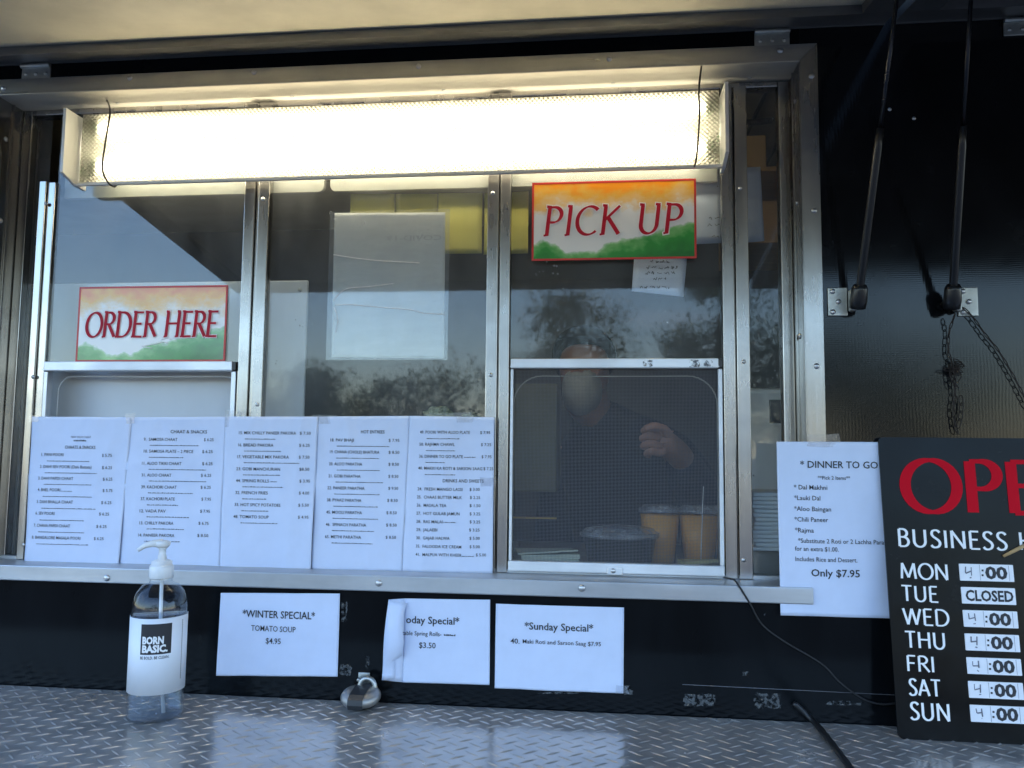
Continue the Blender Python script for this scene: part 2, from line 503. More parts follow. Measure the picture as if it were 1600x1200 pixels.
class MB:
    def __init__(s):
        s.v, s.f, s.sm = [], [], []
    def add(s, vs, fs, smooth=False):
        b = len(s.v)
        s.v += [V(q) for q in vs]
        for f in fs:
            s.f.append([b + i for i in f]); s.sm.append(smooth)
    def box(s, x0, x1, y0, y1, z0, z1, bev=0.0):
        if bev <= 0:
            vs = [(x, y, z) for x in (x0, x1) for y in (y0, y1) for z in (z0, z1)]
            s.add(vs, [(0, 1, 3, 2), (4, 6, 7, 5), (0, 4, 5, 1), (2, 3, 7, 6), (0, 2, 6, 4), (1, 5, 7, 3)])
            return s
        bm = bmesh.new()
        bmesh.ops.create_cube(bm, size=1)
        for q in bm.verts:
            q.co = V(((x0 + x1) / 2 + q.co.x * (x1 - x0), (y0 + y1) / 2 + q.co.y * (y1 - y0), (z0 + z1) / 2 + q.co.z * (z1 - z0)))
        bmesh.ops.bevel(bm, geom=bm.edges[:], offset=min(bev, .45 * min(x1 - x0, y1 - y0, z1 - z0)), segments=2, affect='EDGES', profile=.5)
        s.bm(bm)
        return s
    def bm(s, bm, smooth=False):
        bm.verts.ensure_lookup_table()
        bm.verts.index_update()
        s.add([q.co.copy() for q in bm.verts], [[q.index for q in f.verts] for f in bm.faces], smooth)
        bm.free()
    def tube(s, pts, r, n=10, cap=True, smooth=True, closed=False):
        pts = [V(p) for p in pts]
        k = len(pts)
        rs = r if isinstance(r, (list, tuple)) else [r] * k
        vs, fs = [], []
        up = None
        for i, p in enumerate(pts):
            if closed:
                t = (pts[(i + 1) % k] - pts[i - 1]).normalized()
            else:
                t = (pts[min(i + 1, k - 1)] - pts[max(i - 1, 0)]).normalized()
            if up is None:
                up = t.orthogonal().normalized()
            up = (up - t * up.dot(t)).normalized()
            sd_ = t.cross(up)
            for j in range(n):
                a = 2 * pi * j / n
                vs.append(p + (up * cos(a) + sd_ * sin(a)) * rs[i])
        for i in range(k if closed else k - 1):
            for j in range(n):
                a, b = i * n + j, i * n + (j + 1) % n
                c, d = ((i + 1) % k) * n + (j + 1) % n, ((i + 1) % k) * n + j
                fs.append((a, b, c, d))
        s.add(vs, fs, smooth)
        if cap and not closed:
            b = len(s.v) - k * n
            s.f.append([b + j for j in range(n)][::-1]); s.sm.append(False)
            s.f.append([b + (k - 1) * n + j for j in range(n)]); s.sm.append(False)
        return s
    def lathe(s, prof, c=(0, 0, 0), n=28, axis='z', smooth=True, cap=True, M=None):
        """prof: (radius, height)"""
        c = V(c)
        vs, fs = [], []
        for r, h in prof:
            for j in range(n):
                a = 2 * pi * j / n
                q = V((r * cos(a), r * sin(a), h))
                if axis == 'y':
                    q = V((q.x, -q.z, q.y))
                if axis == 'x':
                    q = V((q.z, q.x, q.y))
                if M:
                    q = M @ q
                vs.append(c + q)
        for i in range(len(prof) - 1):
            for j in range(n):
                fs.append((i * n + j, i * n + (j + 1) % n, (i + 1) * n + (j + 1) % n, (i + 1) * n + j))
        s.add(vs, fs, smooth)
        if cap:
            b = len(s.v) - len(prof) * n
            if prof[0][0] > 1e-5:
                s.f.append([b + j for j in range(n)][::-1]); s.sm.append(False)
            if prof[-1][0] > 1e-5:
                s.f.append([b + (len(prof) - 1) * n + j for j in range(n)]); s.sm.append(False)
        return s
    def prism(s, poly, a, b, axis='x'):
        """poly of 2-D points swept from a to b; axis x -> (y,z), y -> (x,z), z -> (x,y)"""
        def mk(p, t):
            return {'x': (t, p[0], p[1]), 'y': (p[0], t, p[1]), 'z': (p[0], p[1], t)}[axis]
        n = len(poly)
        s.add([mk(p, a) for p in poly] + [mk(p, b) for p in poly],
              [list(range(n))[::-1], [n + i for i in range(n)]] + [(i, (i + 1) % n, n + (i + 1) % n, n + i) for i in range(n)])
        return s
    def build(s, name, mt, parent=None, loc=None, smooth_angle=None, mats=None):
        me = bpy.data.meshes.new(name)
        base = V((0, 0, 0))
        if parent is not None:
            base = WL[parent.name]
        if loc is not None:
            base = V(loc)
        me.from_pydata([q - base for q in s.v], [], s.f)
        me.polygons.foreach_set('use_smooth', s.sm)
        bm = bmesh.new(); bm.from_mesh(me)
        bmesh.ops.recalc_face_normals(bm, faces=bm.faces[:])
        bm.to_mesh(me); bm.free()
        me.materials.append(mt)
        o = bpy.data.objects.new(name, me)
        C.objects.link(o)
        if parent is not None:
            o.parent = parent
            if loc is not None:
                o.location = base - WL[parent.name]
        elif loc is not None:
            o.location = base
        WL[o.name] = base
        return o

def tag(o, label=None, cat=None, group=None, kind=None):
    if label: o['label'] = label
    if cat: o['category'] = cat
    if group: o['group'] = group
    if kind: o['kind'] = kind
    return o

def thing(name, loc, label, cat, group=None):
    o = bpy.data.objects.new(name, None)
    C.objects.link(o)
    o.location = loc
    o.empty_display_size = .05
    WL[o.name] = V(loc)
    return tag(o, label, cat, group)

def put(o, parent, loc, name=None):
    """a linked copy of a small mesh part at a world place"""
    c = o.copy()
    C.objects.link(c)
    c.parent = parent
    c.location = V(loc) - (WL[parent.name] if parent else V((0, 0, 0)))
    WL[c.name] = V(loc)
    return c

def smoothen(pts, n=6):
    """Catmull-Rom through points"""
    pts = [V(p) for p in pts]
    out = []
    for i in range(len(pts) - 1):
        p0, p1, p2, p3 = pts[max(i - 1, 0)], pts[i], pts[i + 1], pts[min(i + 2, len(pts) - 1)]
        for k in range(n):
            t = k / n
            out.append(.5 * ((2 * p1) + (p2 - p0) * t + (2 * p0 - 5 * p1 + 4 * p2 - p3) * t * t + (3 * p1 - p0 - 3 * p2 + p3) * t ** 3))
    out.append(pts[-1])
    return out

# ------------------------------------------------------------------ lettering
GL = {}
def glyphs(text, bold=0.0):
    k = (text, bold)
    if k not in GL:
        cu = bpy.data.curves.new('t', 'FONT')
        cu.body = text
        cu.resolution_u = 2
        cu.offset = bold
        ob = bpy.data.objects.new('t', cu)
        C.objects.link(ob)
        dg = bpy.context.evaluated_depsgraph_get()
        me = ob.evaluated_get(dg).to_mesh()
        vs = [(q.co.x, q.co.y) for q in me.vertices]
        fs = [list(p.vertices) for p in me.polygons]
        ob.evaluated_get(dg).to_mesh_clear()
        bpy.data.objects.remove(ob)
        bpy.data.curves.remove(cu)
        GL[k] = (vs, fs)
    return GL[k]
CAPH = max(q[1] for q in glyphs('H')[0])

def txt(mb, pl, text, x0, x1, yc, cap, bold=0.0, off=.0009, capyc=None):
    """a printed line between photo columns x0 and x1, capitals cap pixels high, centred on row yc"""
    vs, fs = glyphs(text, bold)
    a = min(q[0] for q in vs); b = max(q[0] for q in vs)
    u0_, v0_ = pl.uv(x0, yc)
    u1_, v1_ = pl.uv(x1, yc)
    _, vt = pl.uv((x0 + x1) / 2, yc - cap / 2)
    _, vb = pl.uv((x0 + x1) / 2, yc + cap / 2)
    sx_ = (u1_ - u0_) / (b - a)
    sy = (vt - vb) / CAPH
    vm = pl.uv((x0 + x1) / 2, yc)[1] - (vt - vb) / 2
    mb.add([pl.p(u0_ + (q[0] - a) * sx_, vm + q[1] * sy, off) for q in vs], fs)

rnd = random.Random(4)
def dashes(mb, pl, x0, x1, yc, h=1.1, off=.0009):
    """fine print too small to read: a broken row of tiny strokes"""
    u0_, v = pl.uv(x0, yc)
    u1_, _ = pl.uv(x1, yc)
    v = pl.uv((x0 + x1) / 2, yc)[1]
    hh = h / FPX * 1.4
    u = u0_
    while u < u1_:
        wlen = rnd.uniform(.002, .0065)
        e = min(u + wlen, u1_)
        a = u
        while a < e:
            b = min(a + rnd.uniform(.0006, .0012), e)
            k = rnd.uniform(.55, 1.25)
            mb.add([pl.p(a, v - hh * .5, off), pl.p(b, v - hh * .5, off), pl.p(b, v + hh * (k - .5), off), pl.p(a, v + hh * (k - .5), off)], [(0, 1, 2, 3)])
            a = b + .00012
        u = e + .0008

def el(cx, cy, rx, ry, a0, a1, n=18):
    return [(cx + rx * cos(R(a0 + (a1 - a0) * i / n)), cy + ry * sin(R(a0 + (a1 - a0) * i / n))) for i in range(n + 1)]
st = [(.1, 0), (.1, 1)]
def sp(pts):
    return [(q.x, q.y) for q in smoothen([(a, b, 0) for a, b in pts], 6)]
SK = {
 'O': (.86, [el(.43, .5, .40, .5, 90, 450, 36)]),
 'D': (.80, [st, [(.1, 1), (.3, 1)] + el(.32, .5, .42, .5, 90, -90) + [(.3, 0), (.1, 0)]]),
 'R': (.64, [st, [(.1, 1), (.26, 1)] + el(.28, .76, .25, .24, 90, -90) + [(.26, .52), (.1, .52)], [(.28, .52), (.64, 0)]]),
 'E': (.56, [st, [(.1, 1), (.52, 1)], [(.1, .53), (.46, .53)], [(.1, 0), (.55, 0)]]),
 'F': (.52, [st, [(.1, 1), (.52, 1)], [(.1, .53), (.46, .53)]]),
 'H': (.80, [st, [(.68, 0), (.68, 1)], [(.1, .53), (.68, .53)]]),
 'P': (.60, [st, [(.1, 1), (.26, 1)] + el(.28, .73, .27, .27, 90, -90) + [(.26, .46), (.1, .46)]]),
 'I': (.20, [st]),
 'C': (.74, [el(.45, .5, .42, .5, 48, 312, 28)]),
 'K': (.66, [st, [(.60, 1), (.1, .48)], [(.22, .60), (.66, 0)]]),
 'U': (.78, [[(.1, 1), (.1, .32)] + el(.38, .32, .28, .32, 180, 360) + [(.66, .32), (.66, 1)]]),
 'B': (.62, [st, [(.1, 1), (.26, 1)] + el(.27, .77, .22, .23, 90, -90) + [(.26, .54), (.1, .54)], [(.1, .54), (.28, .54)] + el(.29, .27, .26, .27, 90, -90) + [(.26, 0), (.1, 0)]]),
 'S': (.56, [sp([(.50, .86), (.42, .96), (.29, 1.0), (.15, .94), (.10, .78), (.17, .63), (.30, .52), (.43, .40), (.49, .24), (.42, .07), (.26, 0), (.13, .03), (.05, .13)])]),
 'N': (.80, [[(.1, 0), (.1, 1)], [(.1, 1), (.70, 0)], [(.70, 0), (.70, 1)]]),
 'M': (.98, [[(.08, 0), (.14, 1)], [(.14, 1), (.48, .08)], [(.48, .08), (.82, 1)], [(.82, 1), (.90, 0)]]),
 'T': (.66, [[(.02, 1), (.64, 1)], [(.33, 0), (.33, 1)]]),
 'W': (.98, [[(.02, 1), (.26, 0)], [(.26, 0), (.49, 1)], [(.49, 1), (.72, 0)], [(.72, 0), (.96, 1)]]),
 'A': (.70, [[(.02, 0), (.35, 1)], [(.35, 1), (.68, 0)], [(.15, .33), (.55, .33)]]),
 ' ': (.34, []),
}
def nib(mb, pl, text, x0, x1, ytop, ybot, W=.14, tmin=.05, ang=35, shear=0.0, off=.0006, track=.10, extra=0.0, serif=0.0, skew=0.0):
    """drawn capitals: pen strokes with a broad nib, fitted between two photo columns and rows"""
    ws = [SK[c][0] for c in text]
    tot = sum(ws) + track * (len(text) - 1) + shear * .5
    ym = (ytop + ybot) / 2
    ua, va = pl.uv(x0, ym)
    ub, vb_ = pl.uv(x1, ym)
    vt = pl.uv((x0 + x1) / 2, ytop)[1]
    vb = pl.uv((x0 + x1) / 2, ybot)[1]
    H = vt - vb
    sx_ = (ub - ua) / tot
    slope = skew
    cx = 0.0
    lay = 0
    na = R(ang)
    for ch, wd in zip(text, ws):
        strokes = list(SK[ch][1])
        if serif and strokes:
            for s_ in SK[ch][1]:
                for (q, qn) in ((s_[0], s_[1]), (s_[-1], s_[-2])):
                    if abs(q[0] - qn[0]) < .12 and abs(q[1] - qn[1]) > .4:
                        strokes.append([(q[0] - serif, q[1] + (.03 if q[1] > .5 else -.01)), (q[0] + serif * .55, q[1] + (.01 if q[1] > .5 else .02))])
        for s_ in strokes:
            pts = []
            for i in range(len(s_) - 1):
                (a, b), (c, d) = s_[i], s_[i + 1]
                k = max(1, int(math.hypot(c - a, d - b) / .12))
                for j in range(k):
                    pts.append((a + (c - a) * j / k, b + (d - b) * j / k))
            pts.append(s_[-1])
            # metres
            P = [V(((cx + x + shear * y) * sx_, y * H)) for x, y in pts]
            n = len(P)
            vs, fs = [], []
            closed = (P[0] - P[-1]).length < 1e-6
            for i in range(n):
                if closed:
                    t = P[(i + 1) % (n - 1)] - P[(i - 1) % (n - 1)]
                else:
                    t = P[min(i + 1, n - 1)] - P[max(i - 1, 0)]
                t.normalize()
                nn = V((-t.y, t.x))
                k = abs(sin(math.atan2(t.y, t.x) - na))
                hw = .5 * H * (tmin + (W - tmin) * k) + extra * H
                q = P[i]
                if extra and not closed and i in (0, n - 1):
                    q = q + t * (extra * H * (1 if i else -1))
                for sg in (1, -1):
                    w_ = q + nn * hw * sg
                    vs.append(pl.p(ua + w_.x, vb + w_.y + slope * w_.x, off + lay * .00002))
            for i in range(n - 1):
                fs.append((2 * i, 2 * i + 1, 2 * i + 3, 2 * i + 2))
            mb.add(vs, fs)
            lay += 1
        cx += wd + track

# ------------------------------------------------------------------ the place round the truck
g = MB()
g.add([(-400, -400, 0), (400, -400, 0), (400, 400, 0), (-400, 400, 0)], [(0, 1, 2, 3)])
tag(g.build('ground', GROUND), kind='structure')

XL, XR, ZB, ZT, DEP = -1.140, .333, 1.391, 2.266, .072     # window opening, reveal depth

truck = thing('food_truck', (0, 1.1, 0), 'black food truck with a lit serving window under a raised awning', 'food truck')
# outer wall with the window opening
wl = MB()
TX0, TX1, TZ0, TZ1, TY1 = -3.0, 2.4, .35, 2.75, 2.2
wl.box(TX0, XL - .001, 0, .05, TZ0, TZ1)
wl.box(XL - .001, TX1, 0, .05, TZ0, ZB - .026)
wl.box(XL - .001, XR + .001, 0, .05, ZT + .002, TZ1)
wall = wl.build('wall_panel', BLACK, truck)
w2 = MB()
w2.box(XR + .001, TX1, 0, .05, 1.365, TZ1)
w2.build('ribbed_wall_panel', BLACKR, truck)
sh = MB()
sh.box(TX0, TX1, .05, TY1, TZ1, TZ1 + .05)
sh.box(TX0 - .04, TX0, 0, TY1, TZ0, TZ1 + .05)
sh.box(TX1, TX1 + .04, 0, TY1, TZ0, TZ1 + .05)
sh.box(TX0, TX1, TY1, TY1 + .04, TZ0, TZ1 + .05)
sh.box(TX0, TX1, .05, TY1, TZ0 - .04, TZ0)
sh.build('body_shell', BLACK, truck)
# wheels under the body
for x in (-2.1, 1.5):
    for y in (.18, 1.95):
        wh = MB()
        wh.lathe([(.0, -.1), (.30, -.1), (.34, -.07), (.34, .07), (.30, .1), (0, .1)], (x, y, .34), 28, 'y')
        wh.build('wheel', RUBBER, truck)
# kitchen lining
kl = MB()
kl.box(TX0 + .3, 1.2, 1.75, 1.78, .45, 2.5)
kl.box(TX0 + .3, TX0 + .33, .1, 1.75, .45, 2.5)
kl.build('kitchen_wall', INSIDE, truck)
kr = MB()
kr.box(.74, .77, .12, 1.75, .45, 2.48)
kr.build('kitchen_end_wall', INLIT, truck)
kc = MB()
kc.box(TX0 + .33, 1.2, .07, 1.75, 2.5, 2.53)
ceil_ = kc.build('kitchen_ceiling', CEILM, truck)
# ceiling ribs seen at the right-hand pane
for i in range(6):
    b = MB(); b.box(.10 + i * .10, .108 + i * .10, .3, 1.6, 2.492, 2.5)
    b.build('ceiling_rib', INSIDE, ceil_)
ct = MB()
ct.box(TX0 + .33, .74, .10, .62, 1.350, 1.385, .004)
ct.box(TX0 + .33, .74, .58, .60, .45, 1.35)
ct.build('kitchen_counter', COUNTER, truck)

# ------------------------------------------------------------------ window frame
fr = MB()
FW = .0285
FY = -.004
def mitre(mb, x0, x1, z0, z1, wdt, y0, y1, sides='LRTB'):
    o = [(x0 - wdt, z0 - wdt), (x1 + wdt, z0 - wdt), (x1 + wdt, z1 + wdt), (x0 - wdt, z1 + wdt)]
    i = [(x0, z0), (x1, z0), (x1, z1), (x0, z1)]
    for k, nm in enumerate('BRTL'):
        if nm in sides:
            l = (k + 1) % 4
            poly = [o[k], o[l], i[l], i[k]]
            cx = sum(q[0] for q in poly) / 4; cz = sum(q[1] for q in poly) / 4
            poly = [(q[0] + (cx - q[0]) * .0006, q[1] + (cz - q[1]) * .0006) for q in poly]
            mb.prism(poly, y0, y1, 'y')
mitre(fr, XL, XR, ZB, ZT, FW, FY, -.0005, 'T')
# reveal linings
frame = fr.build('window_frame', STEELH, truck)
sfb = MB(); sfb.box(XL, XR, -.003, DEP, ZT - .0015, ZT)
sfb.build('soffit_strip', SOFFM, frame)
for sd_, a_, b2_ in (('L', XL, XL + .0015), ('R', XR - .0015, XR)):
    jb = MB()
    mitre(jb, XL, XR, ZB, ZT, FW, FY, -.0005, sd_)
    jb.box(a_, b2_, -.003, DEP, ZB, ZT - .002)
    jb.build('jamb', STEEL, frame)
lp = MB()
LX0, LX1, LZ1 = XL + .022, XR - .0215, ZT - .0125
lp.box(XL + .002, LX0, DEP - .006, DEP + .02, ZB, ZT - .002, .002)
lp.box(LX1, XR - .002, DEP - .006, DEP + .02, ZB, ZT - .002, .002)
lp.box(LX0, LX1, DEP - .006, DEP + .02, LZ1, ZT - .002, .002)
lp.box(XL + .002, XL + .0045, DEP * .52, DEP * .56, ZB, ZT - .002)
lp.box(XR - .0045, XR - .002, DEP * .52, DEP * .56, ZB, ZT - .002)
lp.build('inner_frame', STEEL, frame)
si = MB()
si.box(XL - .01, XR + .002, -.012, .10, ZB - .0265, ZB, .002)
si.box(XL - .01, XR + .002, DEP - .012, DEP + .004, ZB + .0002, ZB + .006)
sill = si.build('sill', SILL, frame)

# mullions: folded channels
MY0, MY1 = .054, .074
def mullion(x0, x1, ridges, z1=2.255):
    b = MB()
    xs = [x0 + (x1 - x0) * r for r in ridges]
    for k in range(len(xs) - 1):
        d = .0 if k % 2 == 0 else .005
        b.box(xs[k] + .0004, xs[k + 1] - .0004, MY0 + d, MY1, ZB + .0003, z1 - .001 * k, .0012)
    return b.build('mullion', STEEL, frame)
mullion(-1.086, -1.055, (0, .48, 1), 2.116)
mullion(-.668, -.619, (0, .44, .56, 1))
mullion(-.206, -.163, (0, .5, .56, 1))
mullion(.209, .2545, (0, .45, .5, 1))
# cream head rails with rounded corners
def rounded(x0, x1, z0, z1, r, corners='lr'):
    p = [(x0, z1)]
    if 'l' in corners:
        p += [(x0 + r - r * cos(a * pi / 12), z0 + r - r * sin(a * pi / 12)) for a in range(7)]
    else:
        p += [(x0, z0)]
    if 'r' in corners:
        p += [(x1 - r + r * sin(a * pi / 12), z0 + r - r * cos(a * pi / 12)) for a in range(7)]
    else:
        p += [(x1, z0)]
    return p + [(x1, z1)]
for a, b_, cn in ((-1.05, -.522, 'r'), (-.510, .206, 'l')):
    h = MB()
    h.prism(rounded(a, b_, 2.088, 2.16, .012, cn), .078, .088, 'y')
    h.build('head_rail', CREAMR, frame)

def pane(x0, x1, z0, z1, y=.068, t=.003, m_=None):
    b = MB(); b.box(x0, x1, y, y + t, z0, z1)
    return b.build('window_pane', m_ or GLASS, frame)
pane(LX0, -1.0865, ZB + .007, LZ1, .080, m_=GLASSB)
pane(-1.054, -.6685, 1.762, 2.25, .064, m_=GLASSB)
pane(-.6185, -.2065, ZB + .007, 2.25, .066)
pane(-.1625, .2085, 1.765, 2.25, .064)
pane(.255, LX1, ZB + .007, LZ1, .080)
# sash bottom rails
def rail(x0, x1, z0, z1):
    b = MB()
    b.box(x0, x1, .050, .072, z0, z1, .0015)
    b.box(x0 - .001, x1 + .001, .0485, .0497, z0 + .002, z0 + .0035)
    o = b.build('sash_rail', ALUB, frame)
    e = MB(); e.box(x1 + .0003, x1 + .007, .051, .071, z0 + .001, z1 - .001, .001)
    e.build('rail_end_block', BLKP, frame)
rail(-1.051, -.677, 1.7445, 1.7625)
rail(-.160, .2005, 1.7485, 1.7655)
# opening stiles below the rails
for xa, xb in ((-1.053, -1.045), (-.680, -.671)):
    sl = MB(); sl.box(xa, xb, .055, .070, ZB + .001, 1.744, .001)
    sl.build('opening_stile', ALU, frame)
sf = MB()
sf.box(-.1605, -.1555, .056, .068, ZB + .0215, 1.748, .001)
sf.box(.2005, .2075, .056, .068, ZB + .0215, 1.748, .001)
sf.box(-.1615, .2075, .052, .070, ZB + .0035, ZB + .0215, .002)
sfo = sf.build('screen_frame', ALUB, frame)
lt_ = MB(); lt_.box(.010, .036, .0495, .0519, ZB + .0025, ZB + .016, .001)
lt_.build('screen_latch', ALUB, frame)
# insect screen: crossed wires
ms = MB()
X0, X1, Z0, Z1 = -.1555, .2005, ZB + .0215, 1.7485
PITCHW, WW = .0024, .00026
def wire(a, b):
    a, b = V(a), V(b)
    d = (b - a).normalized()
    n1 = V((0, 1, 0)); n2 = d.cross(n1)
    vs = []
    for p_ in (a, b):
        for q in (n1, n2, -n1, -n2):
            vs.append(p_ + q * WW)
    ms.add(vs, [(0, 1, 5, 4), (1, 2, 6, 5), (2, 3, 7, 6), (3, 0, 4, 7)])
x = X0
while x < X1:
    wire((x, .0612, Z0), (x, .0612, Z1)); x += PITCHW
z = Z0
while z < Z1:
    wire((X0, .0622, z), (X1, .0622, z)); z += PITCHW
ms.build('insect_screen', SCREENM, frame)
# rounded inner trims of both hatches
def trim(x0, x1, z0, z1, r, y, rad, m_):
    pts = [(x0, y, z0), (x0, y, z1 - r)] + [(x0 + r - r * cos(a * pi / 16), y, z1 - r + r * sin(a * pi / 16)) for a in range(1, 8)]
    pts += [(x0 + r, y, z1), ((x0 + x1) / 2, y, z1 - .001), (x1 - r, y, z1)]
    pts += [(x1 - r + r * sin(a * pi / 16), y, z1 - r + r * cos(a * pi / 16)) for a in range(1, 8)] + [(x1, y, z1 - r), (x1, y, z0)]
    b = MB(); b.tube(pts, rad, 8)
    return b.build('inner_trim', m_, frame)
trim(-.158, .2030, ZB + .002, 1.7385, .052, .088, .0013, TRIM)
trim(-1.046, -.68, ZB + .002, 1.738, .03, .088, .0014, GREYBRD)

# screws
sb = MB()
sb.lathe([(0, -.0005), (.0062, -.0005), (.0060, .0012), (.0045, .0026), (.0022, .0034), (0, .0036)], (0, 0, 0), 16, 'y')
sb.lathe([(0, .0036), (.0012, .0036), (.0010, .0037), (0, .0038)], (0, 0, 0), 8, 'y')
screw = None
def screws(parent, pts, rot=None, s=1.0, m_=None):
    global screw
    for p_ in pts:
        if screw is None:
            screw = sb.build('screw', SCREWM)
            sl_ = screw
            sl_.parent = parent
            sl_.location = V(p_) - WL[parent.name]
            o = sl_
        else:
            o = put(screw, parent, p_)
            o.rotation_euler = (0, 0, 0)
        if rot:
            o.rotation_euler = rot
        o.scale = (s, s, s)
F = lambda px, py, y: at(px, py, y)
# on the flange, front faces
screws(frame, [F(203, 122, FY), F(397, 113, FY), F(654, 104, FY), F(952, 92, FY), F(1219, 79, FY), F(1268, 119, FY), F(1272, 329, FY), F(1276, 572, FY), F(6, 138, FY)], s=.8)
# sill front
screws(frame, [F(167, 903, -.0122), F(592, 911, -.0122), F(909, 919, -.0122)], s=.95)
# mullions
screws(frame, [F(72, 318, MY0), F(52, 589, MY0), F(411, 311, MY0), F(402, 632, MY0), F(770, 302, MY0), F(767, 586, MY0), F(1157, 294, MY0 + .0), F(1162, 565, MY0), F(1162, 875, MY0), F(37, 851, MY0)], s=.62)
screws(frame, [F(958, 892, .0495)], s=.7)
# soffit (pointing down) and jambs
screws(frame, [(-.93, .05, ZT - .0015), (-.58, .05, ZT - .0015), (-.29, .05, ZT - .0015), (.02, .05, ZT - .0015), (.26, .05, ZT - .0015)], (R(90), 0, 0), .6)
screws(frame, [(XL + .0015, .025, 2.19), (XL + .0015, .025, 2.03), (XL + .0015, .025, 1.62), (XL + .0015, .025, 1.45)], (0, 0, R(90)), .8)
screws(frame, [(XR - .0015, .03, 2.21), (XR - .0015, .03, 2.03), (XR - .0015, .03, 1.80)], (0, 0, R(-90)), .8)

# ------------------------------------------------------------------ awnings on hinges
TILT = R(-9.0)
def awning(x0, x1, skin, length=1.16, name='awning', hx=()):
    HY, HZ = -.001, 2.336
    ca, sa = cos(TILT), sin(TILT)
    def q(x, d, h):   # d: outwards along the flap, h: square to it
        return V((x, HY - d * ca - h * sa * 0 + h * sin(-TILT) * 0, HZ + d * sa + h))
    def slab(mb, xa, xb, da, db, ha, hb):
        vs = [q(x, d, h) for x in (xa, xb) for d in (da, db) for h in (ha, hb)]
        mb.add(vs, [(0, 1, 3, 2), (4, 6, 7, 5), (0, 4, 5, 1), (2, 3, 7, 6), (0, 2, 6, 4), (1, 5, 7, 3)])
    b = MB(); slab(b, x0 + .002, x1 - .002, .002, length - .002, .004, .030)
    aw = b.build(name, skin, truck)
    f = MB()
    e = .052
    slab(f, x0, x1, 0, e, -.012, .0036)
    slab(f, x0, x1, length - e, length, -.012, .0036)
    slab(f, x0, x0 + e, e + .0005, length - e - .0005, -.012, .0036)
    slab(f, x1 - e, x1, e + .0005, length - e - .0005, -.012, .0036)
    slab(f, x0, x1, .0, .004, -.0135, -.0122)
    f.build('awning_frame', AWNF, aw)
    for h in hx:
        c = MB()
        c.box(h - .029, h + .029, -.004, -.0005, 2.293, 2.316, .001)
        c.tube([(h - .029, -.006, 2.318), (h + .029, -.006, 2.318)], .0045, 10)
        for k in (-.02, 0, .02):
            c.lathe([(0, 0), (.0035, 0), (.003, .0016), (0, .002)], (h + k, -.004, 2.303), 10, 'y')
        c.build('hinge', ZINC, aw)
    return aw
aw1 = awning(-1.26, .472, CREAM, hx=(-1.062, .288))
aw2 = awning(.486, 2.0, AWND, hx=(.688, 1.3))
# seams of the cream skin: pop rivets on the hinge rail
# ------------------------------------------------------------------ gas struts
def strut(b_px, j_px, t_px, plate_side):
    B = at(*b_px, -.030)
    T = at(*t_px, -.205)
    T = B + (T - B) * 1.08
    d = (T - B).normalized()
    ln = (T - B).length
    tj = ((at(*j_px, -.13) - B).dot(d)) / ln
    cy = MB()
    cy.tube([B + d * .012, B + d * .016, B + d * (ln * tj - .03), B + d * (ln * tj - .026), B + d * (ln * tj)], [.0054, .0060, .0060, .0056, .0054], 16)
    s_ = cy.build('gas_strut', BLKP, truck)
    rd = MB(); rd.tube([B + d * (ln * tj), T], .0030, 12)
    rd.build('piston_rod', RODM, s_)
    en = MB()
    en.lathe([(.004, -.014), (.0125, -.012), (.0135, 0), (.0125, .020), (.0095, .026)], B, 14, 'z', M=d.to_track_quat('Z', 'Y').to_matrix())
    en.tube([B, B + V((0, .03, 0))], .006, 10)
    en.build('ball_socket', BLKP, s_)
    pc = at(b_px[0] + plate_side * 33 - (0 if plate_side < 0 else 10), b_px[1] + 2, 0)
    br = MB()
    br.box(pc.x - .0155, pc.x + .0155, -.0035, -.0005, pc.z - .0235, pc.z + .0235, .0012)
    ex = pc.x - plate_side * .0155
    br.box(min(ex, ex - plate_side * .010), max(ex, ex - plate_side * .010), -.020, -.0037, pc.z - .018, pc.z + .018, .003)
    bo = br.build('strut_bracket', ZINC, s_)
    bl = MB()
    for (a, c) in ((-.008, .017), (-.008, -.017), (.001, 0)):
        bl.lathe([(0, 0), (.0044, 0), (.0042, .002), (.002, .0032), (0, .0032)], (pc.x + a, -.0036, pc.z + c), 12, 'y')
    bl.build('bracket_bolts', SCREWM, s_)
strut((1341, 470), (1373, 200), (1401, 0), -1)
strut((1488, 470), (1507, 196), (1517, 0), 1)
screws(wall, [F(1428, 185, 0), F(1390, 171, 0)], s=.5)

# ------------------------------------------------------------------ serving shelf of tread plate
SZ = 1.181
sv = MB()
sv.box(-1.7, 1.3, -.40, -.004, SZ - .006, SZ)
sv.box(-1.7, 1.3, -.404, -.4003, SZ - .05, SZ - .0005)
def bar(cx, cy, a, ln=.0148, hw=.0019, h=.0017):
    c, s_ = cos(a), sin(a)
    prof = [(-1, 0), (-.55, .8), (0, 1), (.55, .8), (1, 0)]
    top = []
    vs = []
    for t_, k in prof:
        for sg in (1, -1):
            vs.append((cx + c * t_ * ln - s_ * sg * hw * k, cy + s_ * t_ * ln + c * sg * hw * k, SZ + .00005))
    for t_, k in prof:
        vs.append((cx + c * t_ * ln * .8, cy + s_ * t_ * ln * .8, SZ + h * (.25 + .75 * k)))
    fs = []
    for i in range(4):
        fs.append((2 * i, 2 * i + 2, 10 + i + 1, 10 + i))
        fs.append((2 * i + 1, 10 + i, 10 + i + 1, 2 * i + 3))
    sv.add(vs, fs, True)
S_ = .0325
ny = int(.39 / S_ * 2)
for j in range(ny):
    for i in range(int(2.5 / S_)):
        px_ = -1.35 + i * S_ + (S_ / 2 if j % 2 else 0)
        py_ = -.012 - j * S_ / 2
        if py_ > -.395:
            bar(px_, py_, R(38 if j % 2 else -38) + rnd.uniform(-.03, .03))
